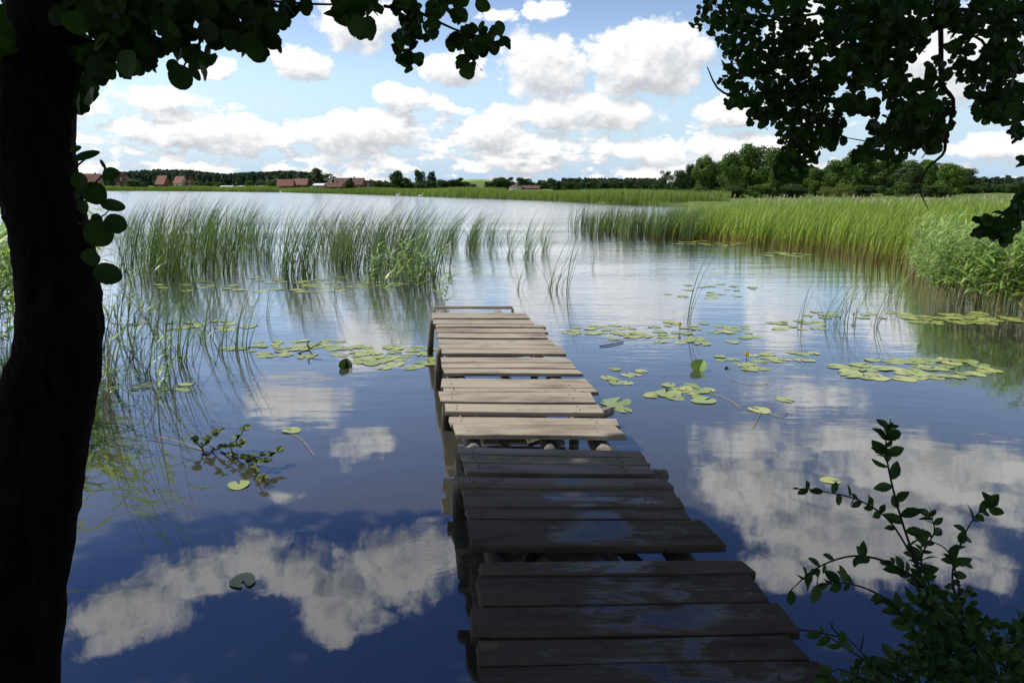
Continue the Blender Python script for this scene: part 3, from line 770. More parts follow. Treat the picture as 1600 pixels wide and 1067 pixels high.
# belts of reed along the far shore
def belt(px, dep, h0, h1, n, wd, name, label, zoff=0):
    b = Bag(); pxs = np.array([shore(*p) for p in px]); seg = np.linalg.norm(np.diff(pxs, axis=0), axis=1); cum = np.concatenate([[0], np.cumsum(seg)])
    s = rng.uniform(0, cum[-1], n); x = np.interp(s, cum, pxs[:, 0]); y = np.interp(s, cum, pxs[:, 1])
    d = rng.random(n)**1.2; r = np.hypot(x, y); k = 1+d*dep/r
    x = x*k; y = y*k; z = np.maximum(height(x, y), -.05)-.1
    hh = rng.uniform(h0, h1, n)*(1+.15*np.sin(s*.11)+.1*np.sin(s*.031+1))
    ribbons(b, np.stack([x, y, z], 1), hh, rng.normal(.1, .8, n), hh*.2, rng.uniform(.6, 1.3, n)*wd, 3, 2, .05, tone=np.clip(rng.random(n)*.6+.4*(.5+.5*np.sin(s*.05)), 0, 1))
    tag(b.build(name, M['fargreen']), label, 'reeds', None, 'stuff')
belt([(1140, 321), (1105, 320.5), (1000, 320.5), (950, 318), (850, 313.3), (780, 311)], 40, .9, 1.35, 15000, .07, 'reed_belt', 'low green reed belt along the far shore right of the pier')
belt([(790, 311), (700, 308), (560, 303.8), (440, 300.6)], 60, 1.1, 1.6, 15000, .12, 'reed_belt', 'green reed belt along the far shore below the village')
belt([(436, 300.4), (300, 299), (150, 298.4), (60, 298.2)], 40, 1.6, 2.3, 9000, .2, 'reed_belt', 'pale green reed belt on the far left shore', 0)

# ---------------------------------------------------------------- lily pads
def pad_mesh(seed, wav=.0):
    rj = random.Random(seed); b = Bag(); n = 22; ring = []; v = [(0, 0, 0)]
    for rad, z in ((.5, 0.0), (1.0, .0)):
        for i in range(n):
            a = R(14)+i/(n-1)*(2*pi-R(28)); r = rad*(1+.05*sin(3*a+seed)+.04*rj.uniform(-1, 1)*(rad > .6))
            v.append((r*cos(a)*1.08, r*sin(a)*.92, (.05*wav*sin(2*a+seed)+.02*rj.random()*wav)*rad))
    q = [(0, 1+i, 2+i, 0) for i in range(n-1)]
    me_v = np.array(v); quads = []
    for i in range(n-1): quads.append((1+i, 1+n+i, 2+n+i, 2+i))
    for i in range(0, n-2, 2): quads.append((0, 1+i, 2+i, 3+i))
    quads.append((0, n-1, n, n))if False else None
    b.add(me_v*np.array([1, 1, 1]), quads); return b.mesh('lily_pad', M['pad'])
pads = [pad_mesh(i, .25+.25*(i % 3)) for i in range(7)]
placed = []; todo = []
def pad(x, y, r, label, group, force=False, z=.003):
    p = P(x, y)
    if not force:
        for (a, b_, c_) in placed:
            if (a-p[0])**2+(b_-p[1])**2 < ((c_+r)*.5)**2: return None
    placed.append((p[0], p[1], r))
    todo.append((1e9 if force else r*r/np.hypot(p[0], p[1])**3, (p[0], p[1], z+len(placed) % 5*.0012), ru.uniform(0, 2*pi), r, ru.choice(pads), label, group))
    return 1
AREAS = [  # cx, cy, rx, ry, n, radius range, label
 (470, 545, 120, 15, 34, (.09, .17), 'yellow-green pad in the raft between the near rushes and the pier'),
 (620, 556, 68, 22, 32, (.09, .17), 'yellow-green pad in the dense raft against the left side of the pier'),
 (300, 508, 110, 9, 16, (.10, .18), 'pale pad among the reeds left of the rush clump'),
 (260, 605, 50, 8, 6, (.09, .16), 'pad floating below the leafy reeds near the trunk'),
 (420, 446, 190, 12, 34, (.12, .22), 'small pale pad among the bulrush stems left'),
 (590, 440, 90, 10, 10, (.12, .2), 'small pale pad around the leafy reed patch by the pier'),
 (1080, 520, 110, 18, 40, (.09, .17), 'pale pad in the scattered raft right of the pier, mid water'),
 (940, 520, 60, 14, 14, (.08, .15), 'faint pad floating just right of the far pier planks'),
 (1240, 508, 60, 9, 10, (.1, .17), 'pad in the string before the lone rush stalk'),
 (1120, 455, 90, 12, 14, (.1, .18), 'faint pad in mid lake behind the raft'),
 (1110, 380, 60, 4, 12, (.2, .35), 'far pad in the thin line before the reed field'),
 (1230, 398, 40, 3, 8, (.2, .3), 'far pad below the right part of the reed field'),
 (980, 588, 42, 12, 8, (.08, .13), 'pad in the small group near the pier edge'),
 (1060, 612, 60, 12, 12, (.09, .15), 'green pad in the line right of the big pad'),
 (1165, 565, 60, 14, 12, (.08, .14), 'pad beside the bright upright leaf'),
 (1240, 555, 40, 12, 6, (.08, .13), 'pad between the upright leaf and the right raft'),
 (1430, 578, 130, 18, 46, (.10, .18), 'green pad in the wide raft below the rush row'),
 (1510, 498, 100, 9, 34, (.12, .2), 'bright yellow-green pad at the foot of the right reeds'),
 (1340, 492, 80, 8, 10, (.1, .17), 'pad among the feet of the rush row')]
npad = 0
for (cx, cy, rx, ry, n, rs, lb) in AREAS:
    for i in range(int(n*1.55)):
        a = ru.uniform(0, 2*pi); k = math.sqrt(ru.random())
        if pad(cx+rx*k*cos(a), cy+ry*k*sin(a), ru.uniform(*rs)*.75, lb, 'lily pads on the lake') is not None: npad += 1
for (x, y, r, lb) in [(962, 629, .17, 'largest pale green pad touching the right edge of the pier'), (975, 641, .09, 'small pad half under the largest pad by the pier'), (373, 758, .085, 'single pale pad on dark blue water left of the pier'),
                      (456, 673, .085, 'single pad with a trailing stalk left of the pier'), (380, 908, .075, 'dull green pad floating over the cloud reflection, bottom left'), (1297, 751, .07, 'small yellow pad above the tall shrub stem'),
                      (1187, 641, .11, 'long pad with two pale stalks, right of the pier'), (1227, 625, .09, 'narrow pad just above and right of the stalked one'), (1100, 626, .13, 'right end pad of the line beside the largest pad'), (1040, 616, .12, 'pad under the curled brown leaf')]:
    pad(x, y, r, lb, None, force=True, z=.004)
todo.sort(key=lambda t: -t[0]); far_pads = Bag()
for i, (_, loc, rz, r, me, label, group) in enumerate(todo):
    if i < 290:
        o = bpy.data.objects.new('lily_pad', me); COL.objects.link(o); o.location = loc; o.rotation_euler = (0, 0, rz); o.scale = (r, r, r); tag(o, label, 'lily pad', group)
    else:
        co = np.array([v.co[:] for v in me.vertices])*r; c_, s_ = cos(rz), sin(rz)
        far_pads.add(np.stack([co[:, 0]*c_-co[:, 1]*s_+loc[0], co[:, 0]*s_+co[:, 1]*c_+loc[1], co[:, 2]+loc[2]], 1), [tuple(f.vertices) if len(f.vertices) == 4 else tuple(f.vertices)+(f.vertices[0],) for f in me.polygons])
if far_pads.n: tag(far_pads.build('lily_pads', M['pad']), 'thin scatter of tiny pads far out on the lake', 'lily pads', None, 'stuff')
# specks of pollen and bits adrift
sp = Bag(); rng = np.random.default_rng(51); n = 420; x = rng.uniform(90, 1560, n); y = rng.uniform(560, 1060, n); pp = np.array([P(a, b_, .004) for a, b_ in zip(x, y)])
an = rng.uniform(0, pi, n); L = rng.uniform(.002, .006, n)[:, None]; dv = np.stack([np.cos(an), np.sin(an), an*0], 1); dp = np.stack([-np.sin(an), np.cos(an), an*0], 1)
sp.add(np.stack([pp-dv*L, pp-dp*L*.6, pp+dv*L, pp+dp*L*.6], 1).reshape(-1, 3), np.arange(n*4).reshape(-1, 4))
tag(sp.build('floating_specks', M['straw']), 'tiny pale specks drifting on the calm near water', 'debris', None, 'stuff')
# standing curled leaves
def curled(x, y, hpx, label, m, rot):
    p = P(x, y); zc = p[1]*cos(TH)+H*sin(TH); L = hpx/F*zc*.8
    b = Bag(); leaves(b, np.array([[0, 0, -.03]]), np.array([[.35, .1, 1.]]), np.array([[rot, -1, .2]]), L, ROUND, 1.2, .45, .35, .5)
    o = b.build('curled_lily_leaf', m); o.location = p; o.scale = (1, 1, 1); tag(o, label, 'lily leaf'); return o
curled(537, 574, 22, 'dark green lily leaf standing up curled from the left raft', M['willow'], .3)
curled(1090, 578, 26, 'bright yellow-green lily leaf standing folded out of the water', M['phrag'], -.6)
curled(1040, 612, 12, 'small curled brownish leaf on the pads right of the pier', M['marsh'], .5)
curled(1135, 576, 9, 'small dark leaf sticking up beside a yellow flower', M['willow'], -.2)
# yellow water lily flowers
def flower(x, y, s, label):
    p = P(x, y); o = thing('water_lily', label, 'flower', p, 'yellow water lilies')
    b = Bag(); tube(b, [(0, 0, -.1), (.004, 0, .0), (0, 0, .07*s)], .005, 5); b.build('stalk', M['willow'], o)
    b = Bag(); k = 6; a = np.arange(k)*2*pi/k
    leaves(b, np.stack([.006*np.cos(a), .006*np.sin(a), np.full(k, .065*s)], 1), np.stack([np.cos(a)*.5, np.sin(a)*.5, np.ones(k)], 1), np.stack([-np.cos(a), -np.sin(a), np.full(k, .5)], 1), .045*s, ROUND, 1., .3, -.35)
    b.build('petals', M['petal'], o)
flower(1062, 517, 1.2, 'yellow lily bud standing in the mid-water raft'); flower(1166, 566, 1.2, 'yellow lily flower beside the small dark leaf'); flower(1333, 500, 1.1, 'yellow lily flower in the string by the rush row')
flower(1560, 492, 1.1, 'yellow lily flower at the foot of the right reeds')
# floating stalks, sticks
def floating(name, pts, r, label, cat, m, group=None):
    W_ = [P(x, y, z) for (x, y, z) in pts]; b = Bag(); tube(b, smooth_path(W_, 14), r*.55, 6, .05)
    tag(b.build(name, M[m], loc=W_[0]), label, cat, group)
floating('lily_stalk', [(1110, 614, .008), (1140, 625, .008), (1158, 639, .008)], .006, 'pale curved lily stalk floating toward the stalked pad', 'stalk', 'straw')
floating('lily_stalk', [(1190, 643, .008), (1183, 655, .008), (1177, 668, .008)], .005, 'short pale stalk hanging below the stalked pad', 'stalk', 'straw')
floating('lily_stalk', [(1200, 645, .008), (1222, 651, .008), (1230, 643, .008)], .005, 'short pale hooked stalk right of the stalked pad', 'stalk', 'straw')
floating('lily_stalk', [(458, 678, .008), (475, 690, .008), (491, 712, .008)], .005, 'pale stalk trailing from the single pad left of the pier', 'stalk', 'straw')
floating('lily_stalk', [(1140, 592, .008), (1170, 600, .008), (1200, 600, .008)], .005, 'pale stalk floating below the dark upright leaf', 'stalk', 'straw')
floating('dry_reed_stalk', [(232, 678, .03), (280, 690, .02), (330, 708, .0)], .008, 'straw coloured dead stalk lying on water near the marsh plant', 'stalk', 'straw')
floating('floating_stick', [(937, 541, .01), (955, 538, .015), (974, 534, .012)], .014, 'grey stick floating on the pale reflection right of the pier', 'stick', 'log')
b = Bag()
for pts in ([(466, 552, 0), (482, 546, .06), (503, 534, .13)], [(482, 546, .06), (486, 552, .02), (490, 556, 0)], [(484, 545, .06), (480, 538, .12), (483, 532, .16)]):
    tube(b, smooth_path([P(*p) for p in pts], 8), np.linspace(.012, .005, 8), 6, .08)
tag(b.build('driftwood_twig', M['twig'], loc=P(466, 552)), 'dark forked twig poking out of the left lily raft', 'twig')

# marsh plant
mp = thing('marsh_plant', 'sprawling marsh plant with small round leaves and its dark reflection', 'plant', P(370, 700))
bl, bs = Bag(), Bag(); rng = np.random.default_rng(9)
for (pts, nl) in [([(315, 700, 0), (322, 690, .08), (335, 678, .16), (345, 672, .2)], 26), ([(330, 705, 0), (345, 700, .06), (372, 696, .12), (385, 690, .16)], 20), ([(345, 706, 0), (380, 716, .05), (410, 712, .10), (440, 704, .11)], 30),
                  ([(385, 716, 0), (400, 722, .06), (425, 720, .09)], 20), ([(360, 700, 0), (368, 690, .08), (378, 676, .15), (382, 668, .2)], 14), ([(318, 704, 0), (310, 694, .08), (302, 684, .13)], 12), ([(392, 728, 0), (402, 740, .04), (412, 748, .06)], 14)]:
    pp = smooth_path([P(*p) for p in pts], 12); tube(bs, pp, np.linspace(.007, .003, 12), 5)
    idx = rng.integers(2, 12, nl); k = nl
    ax = np.stack([rng.normal(0, 1, k), rng.normal(0, 1, k), rng.uniform(.1, 1.0, k)], 1)
    leaves(bl, pp[idx], ax, np.stack([rng.normal(0, .5, k), rng.normal(-.3, .5, k), np.ones(k)], 1), rng.uniform(.035, .06, k), ROUND, 1, .15, .2)
inv = mathutils.Matrix.Translation(mp.location).inverted()
for o in (bl.build('foliage', M['marsh']), bs.build('stem', M['twig'])): o.parent = mp; o.matrix_parent_inverse = inv

#=FAR=
# ---------------------------------------------------------------- far trees
def crown_mesh(name, seed, m, kind='round', nleaf=2600, size=.03):
    global rng
    rng = np.random.default_rng(seed); b = Bag(); lob = []
    if kind == 'round':
        for i in range(34):
            z = rng.uniform(.06, .88); k = math.sqrt(max(.1, 1-((z-.42)/.56)**2)); r = .36*k*math.sqrt(rng.random()); a = rng.uniform(0, 2*pi)
            lob.append((r*cos(a), r*sin(a), z*.98, rng.uniform(.09, .17)))
        lob.append((0, 0, .45, .24)); lob.append((.02, 0, .75, .17)); lob.append((0, .02, .22, .24))
    elif kind == 'tall':
        for i in range(26):
            z = rng.uniform(.05, .93); k = math.sqrt(max(.1, 1-((z-.45)/.58)**2)); r = .20*k*math.sqrt(rng.random()); a = rng.uniform(0, 2*pi)
            lob.append((r*cos(a), r*sin(a), z, rng.uniform(.08, .14)))
    elif kind == 'open':
        for i in range(15):
            z = rng.uniform(.52, .93); k = math.sqrt(max(.05, 1-((z-.72)/.26)**2)); r = .22*k*math.sqrt(rng.random()); a = rng.uniform(0, 2*pi)
            lob.append((r*cos(a), r*sin(a), z, rng.uniform(.06, .10)))
    elif kind == 'cone':
        for i in range(30):
            z = rng.uniform(.06, .95); k = (1-z)*.26+.03; a = rng.uniform(0, 2*pi); r = k*rng.random()
            lob.append((r*cos(a), r*sin(a), z, k*.5+.02))
    lob = np.array(lob); wts = lob[:, 3]**2; idx = rng.choice(len(lob), nleaf, p=wts/wts.sum()); L = lob[idx]
    dv = norm(rng.normal(0, 1, (nleaf, 3))); rad = L[:, 3]*(1+rng.normal(0, .10, nleaf)-.25*(rng.random(nleaf) < .3))
    pos = L[:, :3]+dv*rad[:, None]*np.array([1, 1, .92]); nn = norm(dv+rng.normal(0, .55, (nleaf, 3)))
    ax = np.cross(nn, norm(rng.normal(0, 1, (nleaf, 3))))
    s = size*rng.uniform(.6, 1.3, nleaf)
    sd = norm(np.cross(nn, ax)); ax = norm(ax)
    v = np.stack([pos-ax*s[:, None], pos+sd*s[:, None]*.6, pos+ax*s[:, None], pos-sd*s[:, None]*.6], 1)
    lt = rng.random(len(lob))[idx]
    b.add(v.reshape(-1, 3), grid_idx(nleaf), np.repeat(np.clip(.6*lt+.4*rng.random(nleaf), 0, 1), 4)); return b.mesh(name, m)
def grid_idx(n): return np.arange(n*4).reshape(-1, 4)
def trunk_mesh(kind):
    b = Bag(); top = .75 if kind == 'open' else .6
    tube(b, [(0, 0, -.03), (.006, 0, .2), (0, .004, top)], [.022, .016, .006], 7, .05)
    for a in range(5):
        an = a*1.3+.4; z0 = (.42 if kind == 'open' else .22)+a*.05
        tube(b, [(0, 0, z0), (.09*cos(an), .09*sin(an), z0+.09), (.16*cos(an), .16*sin(an), z0+.2)], [.009, .006, .003], 5)
    return b.mesh('trunk', M['trunk_far'])
TP = {}
for nm, kind, mm, seeds, nl, sz in [('ga', 'round', 'crown_a', (1, 2, 3, 4), 11000, .024), ('gb', 'tall', 'crown_a', (5, 6), 8000, .021), ('da', 'round', 'crown_b', (7, 8, 9), 5000, .034), ('db', 'tall', 'crown_b', (10, 11), 4000, .03),
                                ('op', 'open', 'crown_b', (12,), 1900, .02), ('co', 'cone', 'conifer', (13, 14), 1500, .024), ('yl', 'round', 'crown_c', (15,), 3500, .022), ('gd', 'round', 'crown_b', (16, 17), 11000, .024)]:
    TP[nm] = ([crown_mesh('crown', s, M[mm], kind, nl, sz) for s in seeds], trunk_mesh(kind))
rt = random.Random(4)
def tree(x, top, base, D_, wpx, typ, label, group, name='deciduous_tree'):
    X = (x-800)/1138*D_; zb = H+(YH-base)*D_/1138; zt = H+(YH-top)*D_/1138
    gz_ = float(height(np.array([X]), np.array([D_]))[0]); zb = min(zb, gz_+.2) if gz_ > 0 else zb; zb = gz_-.05
    hh = zt-zb; ww = wpx/1138*D_/{'ga': .95, 'gd': .95, 'da': .95, 'yl': .95, 'gb': .62, 'db': .62, 'op': .5, 'co': .5}[typ]
    o = thing(name, label, 'tree', (X, D_, zb), group, rt.uniform(0, 6.28)); o.scale = (ww, ww, hh)
    c = bpy.data.objects.new('crown', rt.choice(TP[typ][0])); COL.objects.link(c); c.parent = o
    t = bpy.data.objects.new('trunk', TP[typ][1]); COL.objects.link(t); t.parent = o
    return o
gg = 'trees of the right-hand grove'
for a in [(1063, 262, 30, 'gd', 'smaller dark tree at the left end of the right-hand grove'), (1078, 258, 26, 'gd', 'second dark tree from the left end of the grove'), (1102, 243, 46, 'ga', 'broad green tree forming the left shoulder of the grove'), (1140, 238, 50, 'ga', 'green tree left of the tallest crown in the grove'),
          (1178, 226, 66, 'ga', 'tallest broad crown of the grove, left of the hanging leaves'), (1214, 232, 56, 'ga', 'broad crown just right of the tallest one, under the hanging leaves'), (1248, 252, 46, 'gd', 'dark grove tree right under the hanging leaves'),
          (1280, 262, 46, 'ga', 'pale rounded grove tree low in front, right of the hanging leaves'), (1312, 246, 52, 'ga', 'grove tree between the low rounded one and the high right crown'), (1345, 234, 64, 'ga', 'highest crown in the right half of the grove'),
          (1386, 246, 50, 'gb', 'narrow dark grove tree right of the high right crown'), (1420, 250, 54, 'gd', 'grove tree behind the hanging bare twig'), (1450, 252, 46, 'gb', 'narrow grove tree second from the right end'), (1485, 254, 50, 'ga', 'green tree at the right end of the grove')]:
    x, t, wd, ty, lb = a; tree(x, t, 309, rt.uniform(118, 140), wd, ty, lb, gg)
for a in [(1190, 287, 46, 'ga', 'round low bush at the foot of the tallest grove tree'), (1318, 285, 34, 'yl', 'yellowish bush at the foot of the grove'), (1292, 290, 26, 'yl', 'small yellow-green bush left of the yellowish one'), (1150, 290, 40, 'gd', 'dark bush at the left foot of the grove'),
          (1410, 283, 30, 'ga', 'pale green young tree at the foot of the grove, right part'), (1095, 290, 40, 'gd', 'low dark bush below the left shoulder of the grove'), (1350, 288, 50, 'gd', 'dark low bush below the highest right crown'), (1465, 290, 60, 'gd', 'low dark bush near the right end of the grove'), (1240, 288, 50, 'gd', 'dark bush in the middle gap of the grove')]:
    x, t, wd, ty, lb = a; tree(x, t, 309, rt.uniform(108, 116), wd, ty, lb, 'bushes before the grove', 'bush')
for x in range(1085, 1510, 26):
    tree(x+rt.uniform(-6, 6), 256+rt.uniform(-5, 6) + (10 if x > 1470 or x < 1100 else 0), 307, rt.uniform(146, 160), rt.uniform(46, 58), 'gd', 'dark tree at the back of the right-hand grove', 'back row of the right-hand grove')
x = 1515
while x < 1740:
    tree(x, 287+rt.uniform(-3, 4), 309, rt.uniform(135, 155), rt.uniform(26, 38), 'da', 'dark tree in the low line right of the grove', 'low line of trees right of the grove'); x += rt.uniform(11, 16)
# tree line across the far meadow
gl = 'trees of the distant line'
tree(1040, 267, 302, 210, 22, 'op', 'lone tall tree with a bare trunk left of the grove', gl)
x = 868
while x < 1062:
    tree(x, (282 if x < 960 else 285)+rt.uniform(-3, 4) + (-3 if rt.random() < .15 else 0), 303, rt.uniform(230, 280), rt.uniform(18, 28), rt.choice(('da', 'da', 'db')), 'dark round tree in the distant line between village and grove', gl); x += rt.uniform(8, 12)
for (x, t, wd, ty, D_, lb) in [(497, 262, 26, 'da', 420, 'tall dark tree rising over the village roofs, left one'), (514, 271, 18, 'op', 430, 'airy tree right of the tall dark village tree'), (546, 277, 16, 'da', 330, 'small dark tree in front of the long dark barn'),
        (592, 281, 22, 'da', 340, 'low tree beside the brick house'), (604, 283, 18, 'ga', 340, 'low pale tree right of the brick house'), (620, 265, 21, 'da', 330, 'first tall rounded tree right of the village'), (634, 277, 26, 'da', 330, 'lower tree right of the first tall one'),
        (656, 266, 18, 'da', 330, 'second tall rounded tree right of the village'), (674, 267, 16, 'da', 335, 'third tall tree, close to the second'), (666, 281, 34, 'da', 320, 'broad low tree below the second and third tall trees'), (690, 281, 26, 'da', 330, 'dark low tree right of the three tall ones'),
        (706, 281, 22, 'da', 330, 'dark low tree left of the green hill, third from it'), (718, 279, 18, 'db', 330, 'dark low tree left of the green hill, second from it'), (728, 284, 18, 'da', 330, 'dark low tree touching the left of the green hill'), (738, 287, 14, 'da', 320, 'small conical bush before the green hill'),
        (764, 284, 16, 'da', 330, 'low tree at the right edge of the green hill'), (783, 276, 28, 'da', 330, 'large dark tree right of the green hill'), (796, 278, 16, 'db', 335, 'narrow tree left of the white gabled house'), (818, 278, 26, 'da', 340, 'dark tree above the white and red houses'),
        (832, 284, 16, 'da', 345, 'small tree behind the red roofed house on the right'), (847, 281, 20, 'da', 320, 'round tree just right of the red roofed house'), (861, 279, 14, 'db', 320, 'narrow tree second right of the red roofed house'), (874, 283, 16, 'da', 320, 'round tree third right of the red roofed house')]:
    tree(x, t, 296, D_, wd*1.2, ty, lb, gl)
for i in range(40):
    x = rt.uniform(195, 600); tree(x, 283+rt.uniform(-3, 3), 293, rt.uniform(420, 470), rt.uniform(12, 24), rt.choice(('da', 'ga', 'da')), 'low bushy tree between the village houses', 'trees among the village houses')
for i in range(34):
    x = (580, 745)[i % 2]+rt.uniform(0, 150); x = x+25 if 728 < x < 765 else x; tree(x, 285+rt.uniform(-2, 2), 297, rt.uniform(345, 380), rt.uniform(18, 30), 'da', 'low dark bushy tree filling the line right of the village', gl)
# forest on the hills: a mass
rng = np.random.default_rng(31); b = Bag()
def forest(x0, x1, tops, D0, D1, n, sz, dep_top=3.):
    for i in range(n):
        x = rng.uniform(x0, x1); D_ = rng.uniform(D0, D1); X = (x-800)/1138*D_
        zt = H+(YH-np.interp(x, tops[0], tops[1]))*D_/1138; zg = float(height(np.array([X]), np.array([D_]))[0])
        f = rng.random(); ht = min(max(zt-zg, 4), 13)*rng.uniform(.7, 1.08); r = ht*rng.uniform(.2, .32); k = 60
        dv = norm(rng.normal(0, 1, (k, 3))); z = rng.random(k); rad = r*np.sqrt(np.clip(1-z**1.5, .04, 1))
        pos = np.stack([X+dv[:, 0]*rad, D_+dv[:, 1]*rad, zg+ht*(.15+.85*z)], 1); nn = norm(dv+np.array([0, 0, .3])+rng.normal(0, .4, (k, 3)))
        ax = norm(np.cross(nn, rng.normal(0, 1, (k, 3)))); sdv = np.cross(nn, ax); s = (sz*rng.uniform(.6, 1.3, k))[:, None]
        v = np.stack([pos-ax*s, pos+sdv*s*.7, pos+ax*s, pos-sdv*s*.7], 1)
        b.add(v.reshape(-1, 3), grid_idx(k), np.repeat(np.clip(.7*f+.3*rng.random(k), 0, 1), 4))
forest(120, 500, ([120, 200, 250, 300, 350, 400, 450, 500], [280, 270, 267, 268, 274, 271, 269, 272]), 760, 1150, 2000, 2.0)
forest(880, 1040, ([880, 950, 1000, 1040], [281, 282, 287, 288]), 420, 600, 260, 1.4)
forest(-150, 200, ([-150, 200], [272, 276]), 600, 1000, 250, 2.0)
forest(1480, 1900, ([1480, 1900], [284, 280]), 300, 420, 260, 1.2)
tag(b.build('far_forest', M['conifer']), 'dark forest covering the low hills on the horizon', 'forest', None, 'stuff')

# ---------------------------------------------------------------- village houses
def house(x0, x1, top, base, D_, wallm, roofm, label, ang=0., gable=False, chim=True, wallfrac=.42, name='house'):
    xc = (x0+x1)/2; X = (xc-800)/1138*D_; wd = (x1-x0)/1138*D_; gz_ = float(height(np.array([X]), np.array([D_]))[0])
    zt = H+(YH-top)*D_/1138; hh = zt-gz_; o = thing(name, label, 'house' if name != 'greenhouse' else 'greenhouse', (X, D_, gz_), None, ang)
    dep = max(6., wd*.55); hw = hh*wallfrac; b = Bag()
    if gable: wdx, dpx = wd, dep*1.2
    box(b, -wd/2, wd/2, -dep/2, dep/2, -.3, hw)
    # gable ends
    if gable:
        for s in (-1, 1): b.add([(-wd/2, s*dep/2, hw), (wd/2, s*dep/2, hw), (0, s*dep/2, hh-.15), (-wd/4, s*dep/2, (hw+hh-.15)/2)], [(0, 1, 2, 3)])
    else:
        for s in (-1, 1): b.add([(s*wd/2, -dep/2, hw), (s*wd/2, dep/2, hw), (s*wd/2, 0, hh-.15), (s*wd/2, -dep/4, (hw+hh-.15)/2)], [(0, 1, 2, 3)])
    b.build('wall', M[wallm], o)
    rb = Bag(); e = .35; th = .18
    for s in (-1, 1):
        if gable: pts = [(s*(wd/2+e), -dep/2-e, hw-.2), (s*(wd/2+e), dep/2+e, hw-.2), (0, dep/2+e, hh), (0, -dep/2-e, hh)]
        else: pts = [(-wd/2-e, s*(dep/2+e), hw-.2), (wd/2+e, s*(dep/2+e), hw-.2), (wd/2+e, 0, hh), (-wd/2-e, 0, hh)]
        lo = [(p[0], p[1], p[2]-th) for p in pts]
        rb.add(pts+lo, [(0, 1, 2, 3), (4, 7, 6, 5), (0, 4, 5, 1), (1, 5, 6, 2), (2, 6, 7, 3), (3, 7, 4, 0)])
    rf = rb.build('roof', M[roofm], o)
    if chim:
        cb = Bag(); box(cb, wd*.15-.35, wd*.15+.35, -.35 + (0 if gable else .6), .35 + (0 if gable else .6), hh*.75, hh+.7); cb.build('chimney', M['brick'], rf)
    nw = max(1, int(wd/3.2)); 
    for i in range(nw):
        wx = -wd/2+(i+.5)*wd/nw; fbg = Bag(); box(fbg, wx-.6, wx+.6, -dep/2-.05, -dep/2+.02, hw*.35, hw*.82); wn = fbg.build('window', M['white'], o)
        pb_ = Bag(); box(pb_, wx-.48, wx+.48, -dep/2-.08, -dep/2-.03, hw*.41, hw*.77); pb_.build('pane', M['glass'], wn)
    if gable:
        fbg = Bag(); box(fbg, -.6, .6, -dep/2-.05, -dep/2+.02, hw+(hh-hw)*.15, hw+(hh-hw)*.5); wn = fbg.build('window', M['white'], o)
        pb_ = Bag(); box(pb_, -.48, .48, -dep/2-.08, -dep/2-.03, hw+(hh-hw)*.2, hw+(hh-hw)*.45); pb_.build('pane', M['glass'], wn)
    else:
        db = Bag(); box(db, -wd*.02-.5, -wd*.02+.5, -dep/2-.07, -dep/2+.02, 0, min(2.1, hw*.85)); db.build('door', M['trunk_far'], o)
    return o
house(134, 158, 272, 291, 430, 'pink', 'tile', 'pink house with red roof seen past the left leaves', .1)
house(183, 204, 271.5, 291, 440, 'brick', 'tile', 'brick house with steep gable right of the pink one', .1, True)
house(247, 263, 275, 291, 430, 'brick', 'tile', 'red roofed house left of the close pair on the far shore', -.3, False, True, .35)
house(275, 290, 276, 291, 430, 'plaster', 'tile', 'left house of the close red-roofed pair', -.3, False, True, .45)
house(292, 304, 278, 291, 430, 'brick', 'tile', 'right house of the close red-roofed pair', .2, True)
house(435, 459, 280.5, 293, 400, 'brick', 'tile', 'long red-roofed house, left of the two below the tall dark tree', .05, False, True, .35)
house(460, 482, 279.5, 293, 410, 'brick', 'tile', 'long red-roofed house, right of the two below the tall dark tree', -.1, False, True, .4)
house(492, 507, 287, 295, 360, 'pink', 'white', 'small low pink shed with pale roof', 0, False, False, .75)
house(510, 536, 285.5, 295, 370, 'brick', 'tile2', 'low red-roofed house before the dark barn', 0, False, True, .4)
house(525, 569, 278.5, 294, 400, 'brick', 'tile2', 'long dark-roofed barn, largest building of the village', -.05, False, True, .4, 'barn')
house(568, 585, 283, 296, 360, 'brick', 'tile2', 'square brick house at the right end of the barn', .1, True, True, .8)
house(595, 606, 284, 296, 370, 'pink', 'tile2', 'narrow pink house between low trees', 0, True, True, .7)
house(798, 815, 289, 300, 300, 'white', 'tile2', 'white gabled house right of the green hill', .25, True, False, .5)
house(816, 842, 290, 300, 300, 'brick', 'tile2', 'dark red roofed brick house beside the white gabled one', -.05, False, False, .4)
house(346, 364, 290.5, 294, 400, 'white', 'white', 'long low white shed at the water meadow, left one', 0, False, False, .8, 'shed')
house(372, 381, 290.5, 294, 400, 'white', 'white', 'short low white shed at the water meadow, middle one', 0, False, False, .8, 'shed')
house(405, 411, 290.5, 294, 400, 'white', 'white', 'tiny low white shed at the water meadow, right one', 0, False, False, .8, 'shed')
# two swans far out
def swan(x, y, label):
    p = P(x, y); o = thing('swan', label, 'bird', p, 'swans far out'); b = Bag()
    tube(b, smooth_path([(-.55, 0, .12), (-.35, 0, .17), (0, 0, .15), (.3, 0, .12), (.42, 0, .14), (.47, 0, .35), (.42, 0, .6), (.5, 0, .74), (.6, 0, .70)], 26), np.interp(np.linspace(0, 8, 26), [0, 1, 2, 3, 4, 5, 6, 7, 8], [.02, .15, .22, .17, .08, .05, .04, .055, .02]), 10)
    b.build('body', M['feather'], o, smooth=True); c = Bag(); tube(c, [(.59, 0, .705), (.66, 0, .685), (.70, 0, .675)], [.022, .016, .008], 6); c.build('bill', M['bill'], o)
swan(622, 305.8, 'tiny white bird on the far water, left one of two'); swan(657, 307.5, 'tiny white bird on the far water, right one of two')

